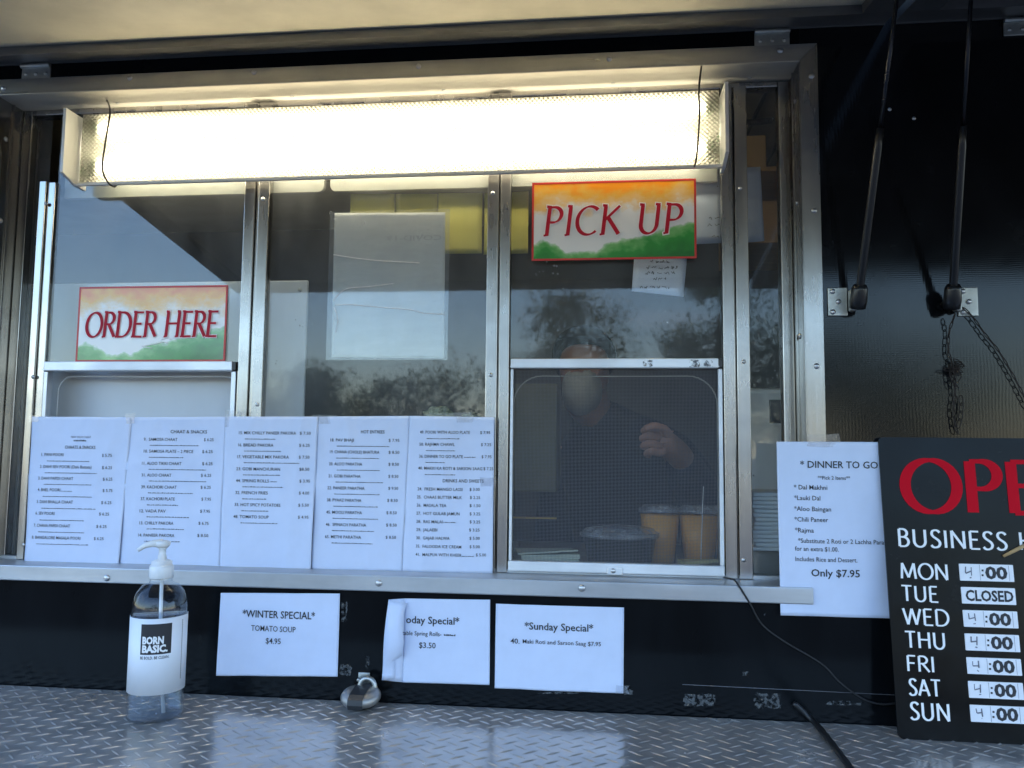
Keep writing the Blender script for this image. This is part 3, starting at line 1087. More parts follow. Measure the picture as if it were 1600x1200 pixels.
shelf = sv.build('serving_shelf', TREAD, truck)
for x in (-1.2, .0, 1.0):
    brk = MB()
    brk.tube([(x, -.36, SZ - .008), (x, -.01, SZ - .32)], .012, 8)
    brk.build('shelf_stay', STEEL, shelf)

# tape residue and scratches on the black wall
def scrap(px0, px1, py0, py1, seed, y=-.0007, m_=None, nm='tape_residue', par=None):
    rr = random.Random(seed)
    b = MB()
    pts = []
    n = 34
    for i in range(n):
        a = 2 * pi * i / n
        k = rr.uniform(.80, 1.04)
        sxx = max(-1, min(1, 1.35 * cos(a))) * k
        syy = max(-1, min(1, 1.35 * sin(a))) * k
        q = at((px0 + px1) / 2 + sxx * (px1 - px0) / 2, (py0 + py1) / 2 + syy * (py1 - py0) / 2, y)
        pts.append((q.x, q.z))
    b.prism(pts, y - .0002, y, 'y')
    return b.build(nm, m_ or RESID, par or wall)
for i, q in enumerate([(1068, 1118, 1084, 1104), (1178, 1222, 1082, 1108), (1290, 1350, 1095, 1102), (533, 543, 940, 972), (530, 550, 1038, 1056), (571, 577, 1024, 1044), (838, 908, 1081, 1084), (975, 990, 1074, 1086), (1193, 1197, 957, 963), (1160, 1170, 1049, 1056)]):
    scrap(*q, seed=i)
sm_ = MB()
a, b_ = at(1066, 1069.5, -.0008), at(1400, 1086, -.0008)
sm_.tube([a, b_], .0004, 6)
sm_.build('wall_seam', SCREENM, wall)

for i, q in enumerate([(1004, 1020, 562, 573), (1076, 1094, 562, 574), (1099, 1114, 563, 573)]):
    scrap(*q, seed=i + 60, y=.0484, nm='sticker_residue', par=frame)
# ------------------------------------------------------------------ fluorescent lamp hung in the window head
YF, YL, YB = -.018, .022, .050
lamp = thing('fluorescent_light', (-.41, .03, 2.09), 'long lit fluorescent wrap light with prismatic lens hung above the windows', 'light fixture')
lb = at(122, 285, YL); lt2 = at(121, 176, YL)
rb = at(1119, 262, YL); rt = at(1125, 137, YL)
lx, rx_ = -.985, .206
zb_, zt_ = (lb.z + rb.z) / 2, min((lt2.z + rt.z) / 2, 2.2475)
fz0, fz1 = (at(93, 268, YF).z + at(1134, 238, YF).z) / 2, min((at(106, 168, YF).z + at(1135, 128, YF).z) / 2, 2.244)
hs = MB()
hs.box(lx, rx_, YB - .002, YB + .004, (zb_ + zt_) / 2 - .014, (zb_ + zt_) / 2 + .014)
hs.prism([(YL, zb_), (YL + .012, zb_), (YL + .012, zb_ + .003), (YL, zb_ + .003)], lx, rx_, 'x')
hs.box(lx, rx_, YL - .004, YL + .002, zb_ - .004, zb_ - .0005)
hs.build('lamp_housing', WHITEP, lamp)
ls = MB()
ls.prism([(YL + .003, zb_ + .0035), (YL + .0045, zb_ + .0035), (YL + .0045, zt_ - .0045), (YB - .0045, zt_ - .0025), (YB - .0045, zt_ - .001), (YL + .003, zt_ - .003)], lx + .003, rx_ - .003, 'x')
ls.build('prismatic_lens', LENS, lamp)
for xa, xb in ((lx - .006, lx - .0003), (rx_ + .0003, rx_ + .006)):
    b = MB()
    b.prism([(YF, fz0), (YF, fz1), (YB, fz1 + .001), (YB, zb_ - .004), (YL, zb_ - .004)], xa, xb, 'x')
    b.build('end_cap', WHITEP, lamp)
for zc in (zb_ + (zt_ - zb_) * .24, zb_ + (zt_ - zb_) * .78):
    b = MB(); b.tube([(lx + .036, YL + .014, zc), (rx_ - .028, YL + .014, zc)], .0085, 14)
    tb = b.build('fluorescent_tube', TUBE, lamp)
    for xe, s_ in ((lx + .035, -1), (rx_ - .027, 1)):
        k = MB(); k.box(min(xe, xe + s_ * .014), max(xe, xe + s_ * .014), YL + .0055, YB - .006, zc - .012, zc + .012, .002)
        k.build('tube_socket', GREENC, tb)
def hang(pts, nm='hanger_wire'):
    b = MB(); b.tube(smoothen(pts, 5), .0017, 8)
    b.build(nm, BLKP, lamp)
hang([at(167, 157, .03), at(172, 175, YF - .001), at(165, 220, YF - .004), at(160, 262, YF - .003), at(168, 284, YL - .01), at(178, 292, YL), at(182, 289, YL + .01)])
hang([at(1096, 103, .0), at(1092, 140, YF - .003), at(1093, 180, YF - .004), at(1089, 240, YF - .003), at(1085, 260, YL - .006)])

# ------------------------------------------------------------------ paper sheets
def sheet(name, corners, Y, label, cat, group=None, amp=.0015, seed=0, mt=None, nx=40, nz=44, ex=None, tilt=0.0, edge=.0):
    """corners in photo pixels TL TR BL BR on the plane y=Y; returns (object, plane with the paper's waves)"""
    c = [at(px, py, Y) for px, py in corners]
    sd0 = seed * 7.3
    rc = random.Random(seed + 500)
    creases = []
    for _ in range(3):
        q_ = c[0].lerp(c[3], rc.uniform(.15, .85)) + (c[1] - c[0]) * rc.uniform(-.3, .3)
        creases.append((q_.x, q_.z, rc.uniform(-.5, .5) + (1.4 if rc.random() < .3 else 0), amp * rc.uniform(.25, .6)))
    def wave(u, v):
        w_ = amp * (noise.noise(V((u * 15 + sd0, v * 4, sd0))) + .45 * noise.noise(V((u * 34, v * 14 + sd0, 3)))) + amp
        for (cu_, cv_, ca_, ch_) in creases:
            d_ = (u - cu_) * cos(ca_) + (v - cv_) * sin(ca_)
            w_ += ch_ * math.exp(-abs(d_) / .012)
        return w_
    pl = Plane((0, Y, 0), wave=wave)
    b = MB()
    vs = []
    for j in range(nz + 1):
        for i in range(nx + 1):
            s_, t_ = i / nx, j / nz
            q = (c[0] * (1 - s_) + c[1] * s_) * (1 - t_) + (c[2] * (1 - s_) + c[3] * s_) * t_
            if edge and j == nz:
                q.z += edge * noise.noise(V((s_ * 4 + sd0, 1, 2)))
            vs.append((q.x, q.z))
    W_ = nx + 1
    front = [pl.p(x_, z_) for x_, z_ in vs]
    back = [pl.p(x_, z_, -.0003) for x_, z_ in vs]
    nn = len(front)
    fs = []
    for j in range(nz):
        for i in range(nx):
            a = j * W_ + i
            fs.append((a, a + W_, a + W_ + 1, a + 1))
            fs.append((nn + a, nn + a + 1, nn + a + W_ + 1, nn + a + W_))
    ring = [i for i in range(W_)] + [j * W_ + nx for j in range(1, nz + 1)] + [nz * W_ + i for i in range(nx - 1, -1, -1)] + [j * W_ for j in range(nz - 1, 0, -1)]
    for k in range(len(ring)):
        a, d = ring[k], ring[(k + 1) % len(ring)]
        fs.append((a, d, nn + d, nn + a))
    b.add(front + back, fs, True)
    mid = (c[2] + c[3]) / 2
    o = b.build(name, mt or PAPER, loc=mid)
    tag(o, label, cat, group)
    return o, pl

def tape(parent, px0, px1, py0, py1, Y, seed=0):
    rr = random.Random(seed)
    b = MB()
    pts = []
    for (x, y) in ((px0, py0), ((px0 + px1) / 2, py0), (px1, py0), (px1, (py0 + py1) / 2), (px1, py1), ((px0 + px1) / 2, py1), (px0, py1), (px0, (py0 + py1) / 2)):
        q = at(x + rr.uniform(-2.2, 2.2), y + rr.uniform(-1.5, 1.5), Y)
        pts.append((q.x, q.z))
    b.prism(pts, Y - .0003, Y, 'y')
    return b.build('tape_strip', TAPE, parent)

K = 4.616
def A1(z): return 30 + z / K
def A2(z): return 340 + z / K
def A3(z): return 500 + z / K
def AY(z): return 640 + z / K
MENUS = [
 ('white menu sheet taped furthest left, headed CHAATS & SNACKS, starting with pani poori', [(52, 651), (207, 652), (40, 884), (187, 888)], A1,
  [('CHAATS & SNACKS', 343, 567, 272, 0)],
  [('1. PANI POORI', 170, 333, 324, '$ 5.75', 614, 680, 213, 521, 372), ('2. DAHI SEV POORI (Dahi Battata)', 160, 540, 412, '$ 6.25', 614, 680, 200, 578, 457),
   ('3. DAHI PAPDI CHAAT', 153, 405, 495, '$ 6.25', 616, 680, 195, 537, 540), ('4. BHEL POORI', 148, 312, 577, '$ 5.75', 612, 680, 186, 538, 627),
   ('5. DAHI BHALLA CHAAT', 140, 400, 664, '$ 6.25', 602, 673, 176, 563, 713), ('6. SEV POORI', 130, 270, 746, '$ 6.25', 587, 658, 160, 481, 797),
   ('7. CHANA PAPDI CHAAT', 117, 380, 835, '$ 6.25', 568, 642, 150, 481, 883), ('8. BANGALORE MASALA POORI', 103, 455, 922, '$ 6.25', 550, 622, 136, 511, 970)]),
 ('white menu sheet behind the sanitizer pump, headed CHAAT & SNACKS, starting with samosa chaat', [(206, 652), (355, 651), (187, 888), (345, 890)], A1,
  [('CHAAT & SNACKS', 1098, 1360, 160, 0)],
  [('9.  SAMOSA CHAAT', 910, 1148, 215, '$ 6.25', 1338, 1408, 953, 1302, 259), ('10. SAMOSA PLATE – 2 PIECE', 912, 1262, 301, '$ 6.25', 1328, 1403, 950, 1190, 345),
   ('11. ALOO TIKKI CHAAT', 903, 1176, 388, '$ 6.25', 1325, 1400, 947, 1352, 433), ('31. ALOO CHAAT', 898, 1104, 472, '$ 6.25', 1315, 1390, 947, 1352, 517),
   ('39. KACHORI CHAAT', 895, 1140, 558, '$ 6.25', 1313, 1388, 940, 1256, 602), ('37. KACHORI PLATE', 890, 1127, 643, '$ 7.95', 1320, 1392, 933, 1152, 688),
   ('12. VADA PAV', 884, 1060, 730, '$ 7.95', 1312, 1385, 931, 1230, 775), ('13. CHILLY PAKORA', 882, 1117, 817, '$ 6.75', 1300, 1374, 930, 1197, 861),
   ('14. PANEER PAKORA', 872, 1124, 905, '$ 8.50', 1290, 1370, 912, 1162, 950)]),
 ('middle menu sheet of the row, no heading, from mix chilly paneer pakora to tomato soup', [(354, 651), (498, 651), (345, 890), (487, 891)], A2,
  [],
  [('15. MIX CHILLY PANEER PAKORA', 165, 575, 169, '$ 7.50', 603, 678, 210, 428, 213), ('16. BREAD PAKORA', 160, 412, 256, '$ 6.25', 598, 670, 205, 465, 300),
   ('17. VEGETABLE MIX PAKORA', 153, 523, 341, '$ 7.50', 595, 668, 200, 597, 385), ('23. GOBI MANCHURIAN', 146, 459, 428, '$8.50', 598, 667, 193, 460, 472),
   ('44. SPRING ROLLS', 142, 376, 513, '$ 3.95', 598, 672, 187, 482, 558), ('32. FRENCH FRIES', 138, 368, 599, '$ 4.00', 594, 667, 186, 357, 644),
   ('33. HOT SPICY POTATOES', 132, 463, 686, '$ 5.50', 590, 665, 180, 375, 730), ('48. TOMATO SOUP', 123, 376, 772, '$ 4.95', 588, 664, 174, 440, 818)]),
 ('white menu sheet headed HOT ENTREES, listing pav bhaji and the parathas', [(497, 651), (642, 650), (487, 891), (629, 893)], A2,
  [('HOT ENTREES', 1040, 1210, 161, 1)],
  [('18. PAV BHAJI', 820, 990, 220, '$ 7.95', 1238, 1315, 867, 1245, 265), ('19. CHANA (CHOLE) BHATURA', 816, 1173, 306, '$ 8.50', 1238, 1314, 862, 1170, 351),
   ('20. ALOO PARATHA', 808, 1050, 392, '$ 8.50', 1237, 1311, 866, 1176, 437), ('21. GOBI PARATHA', 804, 1039, 479, '$ 8.50', 1236, 1308, 858, 1197, 524),
   ('22. PANEER PARATHA', 799, 1068, 565, '$ 9.50', 1236, 1307, 850, 1172, 610), ('38. PYAAZ PARATHA', 795, 1047, 652, '$ 8.50', 1228, 1303, 842, 1162, 698),
   ('45. MOOLI PARATHA', 790, 1050, 740, '$ 8.50', 1224, 1298, 837, 1162, 786), ('46.  SPINACH PARATHA', 786, 1078, 829, '$ 8.50', 1221, 1297, 832, 1133, 874),
   ('65. METHI PARATHA', 780, 1040, 917, '$ 8.50', 1217, 1292, 827, 1123, 963)]),
 ('white menu sheet nearest the pick-up hatch, with the DRINKS AND SWEETS list', [(641, 650), (773, 652), (629, 893), (770, 896)], A3,
  [('DRINKS AND SWEETS', 891, 1183, 514, 0)],
  [('49. POORI WITH ALOO PLATE', 725, 1083, 164, '$ 7.95', 1157, 1230, 775, 1007, 210), ('50. RAJHMA CHAWL', 721, 975, 251, '$ 7.25', 1163, 1236, 770, 978, 296),
   ('36. DINNER TO GO PLATE', 720, 1033, 338, '$ 7.95', 1167, 1239, 768, 905, 381), ('40. MAKKI KA ROTI & SARSON SAAG', 713, 1172, 424, '$ 7.25', 1181, 1252, 763, 978, 469),
   ('24.  FRESH MANGO LASSI', 708, 1030, 573, '$ 3.00', 1082, 1155, 0, 0, 0), ('25.  CHAAS BUTTER MILK', 704, 1027, 631, '$ 2.25', 1085, 1158, 0, 0, 0),
   ('26.  MASALA TEA', 702, 916, 689, '$ 1.50', 1083, 1161, 0, 0, 0), ('27.  HOT GULAB JAMUN', 700, 1011, 748, '$ 3.25', 1083, 1159, 0, 0, 0),
   ('28.  RAS MALAI-', 700, 900, 806, '$ 3.25', 1083, 1159, 905, 985, 812), ('29.  JALAEBI', 700, 851, 864, '$ 3.25', 1079, 1154, 0, 0, 0),
   ('30.  GAJAR HALWA', 700, 939, 924, '$ 5.00', 1082, 1155, 0, 0, 0), ('35.  FALOODA ICE CREAM', 697, 1023, 985, '$ 5.00', 1082, 1155, 0, 0, 0),
   ('41.  MALPUA WITH KHEER', 695, 1026, 1044, '$ 5.00', 1127, 1200, 1030, 1115, 1056)]),
]
MENUY = [.0465, .0490, .0465, .0490, .0465]
for k, (lab, cor, fx, heads, rows) in enumerate(MENUS):
    Y = MENUY[k]
    o, pl = sheet('menu_sheet', cor, Y, lab, 'menu', 'menu sheets taped in a row below the windows', .0036, k + 1, edge=.002)
    b = MB(); fine = MB()
    for t_, a, c, y, grey in heads:
        txt(b, pl, t_, fx(a), fx(c), AY(y), 4.9, .006)
    if k == 0:
        txt(fine, pl, 'NEW DELHI CHAAT', fx(387), fx(535), AY(198), 3.0)
        dashes(fine, pl, fx(407), fx(500), AY(224), 2.4)
        dashes(fine, pl, fx(318), fx(392), AY(588), .9)
    if k == 2:
        dashes(fine, pl, fx(383), fx(433), AY(520), 1.2)
    if k == 4:
        dashes(fine, pl, fx(1042), fx(1122), AY(344), 1.2)
    for t_, a, c, y, pr, pa, pb, d0, d1, dy in rows:
        txt(b, pl, t_, fx(a), fx(c), AY(y), 4.6, .004)
        txt(b, pl, pr, fx(pa), fx(pb), AY(y + 6 if k == 0 else y + 2), 4.5, .002)
        if d1:
            dashes(fine, pl, fx(d0), fx(d1), AY(dy), 1.25)
    b.build('printed_text', INK, o)
    fine.build('fine_print', INKF, o)
    if k == 0:
        tape(o, 196, 212, 646, 662, Y - .0036, 3); tape(o, 46, 60, 650, 660, Y - .0036, 4)
    if k == 2:
        tape(o, 352, 384, 640, 668, Y - .0036, 5)
    if k == 3:
        tape(o, 488, 527, 649, 663, Y - .0036, 7)
    if k == 4:
        tape(o, 664, 738, 645, 660, Y - .0036, 8); tape(o, 750, 774, 746, 760, Y - .0036, 9)

# specials on the black wall below the sill
o, pl = sheet('special_notice', [(346, 926), (532, 927), (339, 1055), (528, 1057)], -.0015, 'white paper notice reading WINTER SPECIAL TOMATO SOUP on the black wall', 'notice', 'notices on the black wall under the sill', .0020, 11)
b = MB()
txt(b, pl, '*WINTER SPECIAL*', 380, 493, 960, 11, .012)
txt(b, pl, 'TOMATO SOUP', 393, 463, 982, 8.6, .003)
txt(b, pl, '$4.95', 416, 440, 1001, 8.6, .006)
b.build('printed_text', INK, o)
o, pl = sheet('special_notice', [(775, 943), (975, 949), (773, 1075), (974, 1083)], -.0015, 'white paper notice reading Sunday Special on the black wall', 'notice', 'notices on the black wall under the sill', .0020, 12)
b = MB()
txt(b, pl, '*Sunday Special*', 820, 927, 979, 11, .012)
txt(b, pl, '40.', 798, 812, 1001, 8, .006)
txt(b, pl, 'Maki Roti and Sarson Saag $7.95', 817, 939, 1003.5, 6.3, .005)
b.build('printed_text', INK, o)
tape(o, 962, 982, 1070, 1084, -.0055, 5)
o, pl = sheet('special_notice', [(633, 935), (766, 937), (629, 1066), (765, 1070)], -.0015, 'white paper notice reading oday Special with its left edge curled over', 'notice', 'notices on the black wall under the sill', .0008, 13)
b = MB()
txt(b, pl, 'oday Special*', 635, 718, 969, 11, .012)
txt(b, pl, 'table Spring Rolls-', 629, 690, 989.5, 6.6, .005)
dashes(b, pl, 694, 712, 992, 2.4)
txt(b, pl, '$3.50', 655, 681, 1008, 8.6, .006)
b.build('printed_text', INK, o)
# the curled part: bulges off the wall and folds back over the print
cu = MB()
rows_ = []
for j in range(17):
    t_ = j / 16
    base = at(634 - 4 * t_, 935 + 131 * t_, -.0016)
    lip = at(608 - 11 * t_, 936 + 126 * t_, -.0016)
    fold = at((637 if t_ < .5 else 637 - 18 * (t_ - .5) * 2) - 3.5 * sin(t_ * 6) - 4 * t_, 941 + 118 * t_, -.0016)
    if t_ > .72:
        fold = at(619 - 1 * t_, 941 + 118 * t_, -.0016)
    k = sin(pi * min(1, t_ * 1.1 + .05)) * .011 + .004
    r_ = [base, base.lerp(lip, .5) + V((0, -k * .4, 0)), lip + V((0, -k * .6, 0)), lip + V((.0008, -k, 0)), lip.lerp(fold, .35) + V((0, -k * 1.35, 0)), lip.lerp(fold, .7) + V((0, -k * 1.25, 0)), fold + V((0, -k * .95, 0))]
    rows_ += r_
fs = []
for j in range(16):
    for i in range(6):
        a = j * 7 + i
        fs.append((a, a + 1, a + 8, a + 7))
cu.add(rows_, fs, True)
co = cu.build('curled_edge', PAPER, o)
mo = co.modifiers.new('s', 'SOLIDIFY'); mo.thickness = .0003

o, pl = sheet('dinner_notice', [(1213, 690), (1424, 691), (1219, 961), (1432, 967)], -.006, 'tall white paper notice reading DINNER TO GO beside the hours board', 'notice', None, .0026, 21)
D1 = lambda z: 1180 + z / 3.81
D2 = lambda z: 660 + z / 3.81
b = MB()
txt(b, pl, '* DINNER TO GO *', D1(265), D1(768), D2(252), 10.5, .010)
for t_, a, c, y, cp, bo in (('**Pick 2 Items**', 368, 560, 330, 5.6, 0), ('* Dal Makhni', 228, 424, 386, 7, 0), ('*Lauki Dal', 230, 383, 449, 7, 0), ('*Aloo Baingan', 230, 446, 514, 7, 0), ('*Chili Paneer', 232, 429, 577, 7, 0), ('*Rajma', 234, 345, 641, 7, 0), ('*Substitute 2 Roti or 2 Lachha Paratha', 253, 808, 708, 6.8, 0), ('for an extra $1.00.', 234, 492, 752, 6.8, 0), ('Includes Rice and Dessert.', 237, 605, 815, 6.8, 0), ('Only $7.95', 330, 620, 896, 11, .012)):
    txt(b, pl, t_, D1(a), D1(c), D2(y), cp, max(bo, .004))
b.build('printed_text', INK, o)
tape(o, 1262, 1312, 678, 698, -.0105, 14)

# ------------------------------------------------------------------ coloured hatch signs
def sign(name, cor, Y, mt, label, text, tx, nibk, tilt=0.0):
    c = [at(px, py, Y) for px, py in cor]
    x0, x1 = (c[0].x + c[2].x) / 2, (c[1].x + c[3].x) / 2
    z1, z0 = (c[0].z + c[1].z) / 2, (c[2].z + c[3].z) / 2
    b = MB(); b.box(x0 + .003, x1 - .003, Y - .0012, Y, z0 + .003, z1 - .003)
    o = b.build(name, mt, loc=((x0 + x1) / 2, Y, z0))
    tag(o, label, 'sign', 'printed hatch signs with orange and green wash')
    bd = MB()
    mitre(bd, x0 + .0032, x1 - .0032, z0 + .0032, z1 - .0032, .0036, Y - .0015, Y)
    bd.build('sign_border', BORDER, o)
    pl = Plane((0, Y - .0012, 0))
    h = MB(); nib(h, pl, text, *tx, extra=.035, off=.0003, **nibk); h.build('letter_halo', HALO, o)
    h = MB(); nib(h, pl, text, *tx, off=.0011, **nibk); h.build('red_lettering', RED, o)
    return o, pl
so, spl = sign('order_sign', [(125, 448), (356, 447), (119, 566), (352, 564)], .0632, SIGNB, 'ORDER HERE sign with faded orange and green wash on the left sash', 'ORDER HERE', (134, 341, 488, 526), dict(W=.135, tmin=.06, ang=20, shear=.10, track=.06, serif=.11))
scv = MB()
for q in ([(222, 541), (240, 538), (256, 534), (263, 536)], [(252, 531), (262, 528), (268, 531)], [(226, 543), (238, 544)]):
    scv.tube([spl.p(*spl.uv(*p_), .0005) for p_ in q], .0006, 5)
scv.build('paint_scratch', HALO, so)
sign('pickup_sign', [(831, 287), (1087, 279), (832, 408), (1088, 403)], .0490, SIGNA, 'PICK UP sign with bright orange and green wash hanging at the right hatch', 'PICK UP', (850, 1066, 322, 366), dict(W=.14, tmin=.055, ang=20, shear=.12, track=.16, serif=.11, skew=.0))

# ------------------------------------------------------------------ hours board leaning on the wall
bt = at(1370, 683, -.012); bb_ = at(1400, 1148, -.062)
bpl = Plane((0, -.012, bt.z), (1, 0, 0), (0, .050, bt.z - SZ))
bx0, bx1 = .4395, .80
hgt = math.hypot(.050, bt.z - SZ - .0005)
bd = MB()
def pbox(mb, pl, u0_, u1_, v0_, v1_, o0, o1):
    vs = [pl.p(u, v, o_) for u in (u0_, u1_) for v in (v0_, v1_) for o_ in (o0, o1)]
    mb.add(vs, [(0, 1, 3, 2), (4, 6, 7, 5), (0, 4, 5, 1), (2, 3, 7, 6), (0, 2, 6, 4), (1, 5, 7, 3)])
def rpoly(u0_, u1_, v0_, v1_, r, n=5):
    p_ = []
    for cx, cz, a0 in ((u1_ - r, v1_ - r, 0), (u0_ + r, v1_ - r, 90), (u0_ + r, v0_ + r, 180), (u1_ - r, v0_ + r, 270)):
        for i in range(n + 1):
            a = R(a0 + 90 * i / n)
            p_.append((cx + r * cos(a), cz + r * sin(a)))
    return p_
def pprism(mb, pl, poly, o0, o1):
    n = len(poly)
    mb.add([pl.p(*q, o0) for q in poly] + [pl.p(*q, o1) for q in poly], [list(range(n))[::-1], [n + i for i in range(n)]] + [(i, (i + 1) % n, n + (i + 1) % n, n + i) for i in range(n)])
pprism(bd, bpl, rpoly(bx0, bx1, -hgt, 0, .008), -.003, 0)
board = bd.build('hours_board', BOARDM, loc=(.62, -.062, SZ))
tag(board, 'black business hours board with red OPEN lettering leaning on the wall', 'hours board')
h = MB()
D3 = lambda z: 1360 + z / 3.529
D4 = lambda z: 860 + z / 3.529
nib(h, bpl, 'O', 1411, 1498, 719, 800, W=.21, tmin=.075, ang=0, off=.0008)
nib(h, bpl, 'P', 1508, 1564, 721, 801, W=.21, tmin=.085, ang=0, off=.0008)
nib(h, bpl, 'E', 1571, 1633, 722, 802, W=.21, tmin=.09, ang=0, off=.0008)
nib(h, bpl, 'N', 1642, 1724, 723, 804, W=.21, tmin=.09, ang=0, off=.0008)
h.build('red_lettering', BOARDRED, board)
h = MB()
kw = dict(W=.155, tmin=.10, ang=5, off=.0008)
nib(h, bpl, 'BUSINESS', 1402, 1573, 828, 855, track=.12, skew=-.016, **kw)
h.build('white_lettering', BOARDWHITE, board); h = MB()
nib(h, bpl, 'HOURS', 1592, 1700, 833, 860, track=.12, skew=-.016, **kw)
for t_, a, c, y0, y1 in (('MON', 163, 428, 72, 157), ('TUE', 170, 371, 196, 280), ('WED', 180, 433, 323, 410), ('THU', 190, 414, 450, 538), ('FRI', 197, 352, 582, 667), ('SAT', 210, 387, 711, 800), ('SUN', 217, 438, 841, 935)):
    h.build('white_lettering', BOARDWHITE, board); h = MB()
    nib(h, bpl, t_, D3(a), D3(c), D4(y0), D4(y1), track=.10, skew=-.012, **kw)
h.build('white_lettering', BOARDWHITE, board)
for k, (a, c, y0, y1) in enumerate(((490, 792, 73, 174), (501, 803, 201, 301), (511, 815, 328, 430), (521, 825, 457, 561), (531, 835, 588, 691), (540, 846, 719, 824), (550, 857, 850, 957))):
    u0_, v1_ = bpl.uv(D3(a), D4(y0)); u1_, v0_ = bpl.uv(D3(c), D4(y1))
    ux, _ = bpl.uv(D3(a), D4(y1)); u0_ = (u0_ + ux) / 2
    b = MB(); pprism(b, bpl, rpoly(u0_, u1_, v0_, v1_, .001), .0002, .0014)
    tl_ = b.build('hours_tile', TILE, board)
    b = MB()
    mid = D4((y0 + y1) / 2)
    hp = (y1 - y0) / 3.529
    if k == 1:
        txt(b, bpl, 'CLOSED', D3(a + 22), D3(c - 18), mid, hp * .56, .03, off=.0018)
    else:
        txt(b, bpl, '00', D3(a + 140), D3(a + 262), mid + .3, hp * .62, .036, off=.0018)
        for dy in (-.13, .13):
            uu, vv = bpl.uv(D3(a + 126), mid + hp * dy)
            pbox(b, bpl, uu - .0014, uu + .0014, vv - .0014, vv + .0014, .0014, .0017)
    b.build('tile_print', INK, tl_)
    if k != 1:
        rr = random.Random(k + 40)
        b = MB()
        for seg in (((30, 20), (33, 48)), ((34, 50), (64, 44)), ((62, 18), (66, 62)), ((58, 74), (66, 76))):
            if rr.random() < .9:
                p0 = (a + seg[0][0] + rr.uniform(-3, 3), y0 + seg[0][1] + rr.uniform(-4, 4)); p1 = (a + seg[1][0] + rr.uniform(-3, 3), y0 + seg[1][1] + rr.uniform(-4, 4))
                b.tube([bpl.p(*bpl.uv(D3(p0[0]), D4(p0[1])), .0014), bpl.p(*bpl.uv(D3(p1[0]), D4(p1[1])), .0014)], rr.uniform(.0006, .0011), 5)
        b.build('worn_digit', INKG, tl_)
        b = MB(); u2, _ = bpl.uv(D3(a + 112), mid)
        pbox(b, bpl, u2 - .0002, u2 + .0002, v0_ + .001, v1_ - .001, .0013, .0016)
        u3, _ = bpl.uv(D3(a + 272), mid)
        pbox(b, bpl, u3 - .0002, u3 + .0002, v0_ + .001, v1_ - .001, .0013, .0016)
        b.build('tile_seam', INKG, tl_)
b = MB()
q0, q1 = bpl.uv(1567, 869), bpl.uv(1602, 851)
b.tube([bpl.p(*q0, .002), bpl.p((q0[0] + q1[0]) / 2, (q0[1] + q1[1]) / 2, .0024), bpl.p(*q1, .002)], [.0022, .003, .0028], 8)
b.build('brown_tape_scrap', CARD, board)

# ------------------------------------------------------------------ sanitizer bottle
bc = atz(243, 1118, SZ); bc.y -= .006
bc = V((bc.x + .004, -.128, SZ + .0012))
bott = thing('sanitizer_bottle', bc, 'clear hand sanitizer pump bottle with white label on the tread plate shelf', 'bottle')
rB = .0415
def scl(px): return px / FPX * (1.35 - .128)
Hs = scl(1120 - 958) ; 
zsh = .168    # shoulder starts
znk = .213    # neck
b = MB()
b.lathe([(.0, .0), (rB - .006, .0), (rB - .001, .003), (rB, .008), (rB, zsh), (rB * .97, zsh + .012), (rB * .86, zsh + .024), (rB * .66, zsh + .035), (.0175, znk - .006), (.0165, znk), (.0165, znk + .004)], bc, 36)
b.build('clear_body', CLEARP, bott)
b = MB()
b.lathe([(0, .002), (rB - .007, .002), (rB - .0025, .006), (rB - .0025, zsh - .008), (rB - .004, zsh - .0075), (0, zsh - .0075)], bc, 36)
b.build('sanitizer_gel', GEL, bott)
b = MB()
b.tube([bc + V((.001, 0, znk)), bc + V((.003, 0, .1)), bc + V((.012, .004, .006))], .0028, 10)
b.build('dip_tube', WHITEP, bott)
lbm = MB()
z0l, z1l = .044, .158
vs, fs = [], []
n = 40
for j, zz in enumerate((z0l, z1l)):
    for i in range(n + 1):
        a = R(-160 + 205 * i / n) 
        vs.append(bc + V(((rB + .0004) * cos(a), (rB + .0004) * sin(a), zz)))
for i in range(n):
    fs.append((i, i + 1, n + 2 + i, n + 1 + i))
lbm.add(vs, fs, True)
lo = lbm.build('paper_label', mat('bottle_label_stock', (.82, .85, .90), .5, 0, .03, 20), bott)
mo = lo.modifiers.new('s', 'SOLIDIFY'); mo.thickness = .0003; mo.offset = 1
class Cyl(Plane):
    """sheet wrapped on the bottle: u is arc length from the face turned to the viewer"""
    def __init__(s, c, r, a0):
        s.c, s.r, s.a0 = V(c), r, a0
        s.flat = Plane(c + V((cos(a0), sin(a0), 0)) * r, (-sin(a0), cos(a0), 0))
    def uv(s, px, py):
        u, v = s.flat.uv(px, py)
        return s.r * math.asin(max(-.98, min(.98, u / s.r))), v
    def p(s, u, v, off=0):
        a = s.a0 + u / s.r
        return s.c + V(((s.r + off) * cos(a), (s.r + off) * sin(a), v))
cyl = Cyl(bc, rB + .0007, math.atan2(CAM.y - bc.y, CAM.x - bc.x))
b = MB()
(ua, va), (ub, vb) = cyl.uv(221, 977), cyl.uv(267, 1021)
nu = 10
for i in range(nu):
    a, c = ua + (ub - ua) * i / nu, ua + (ub - ua) * (i + 1) / nu
    b.add([cyl.p(a, vb, .0001), cyl.p(c, vb, .0001), cyl.p(c, va, .0001), cyl.p(a, va, .0001)], [(0, 1, 2, 3)], True)
b.build('black_logo_square', INK, lo)
b = MB()
txt(b, cyl, 'BORN', 222.5, 256, 1001, 10.5, .05, .0003)
txt(b, cyl, 'BASIC.', 222, 262, 1014, 10.5, .05, .0003)
b.build('logo_lettering', BOARDWHITE, lo)
b = MB(); txt(b, cyl, 'BE BOLD. BE CLEAN.', 219, 264, 1028, 4.2, .02, .0003)
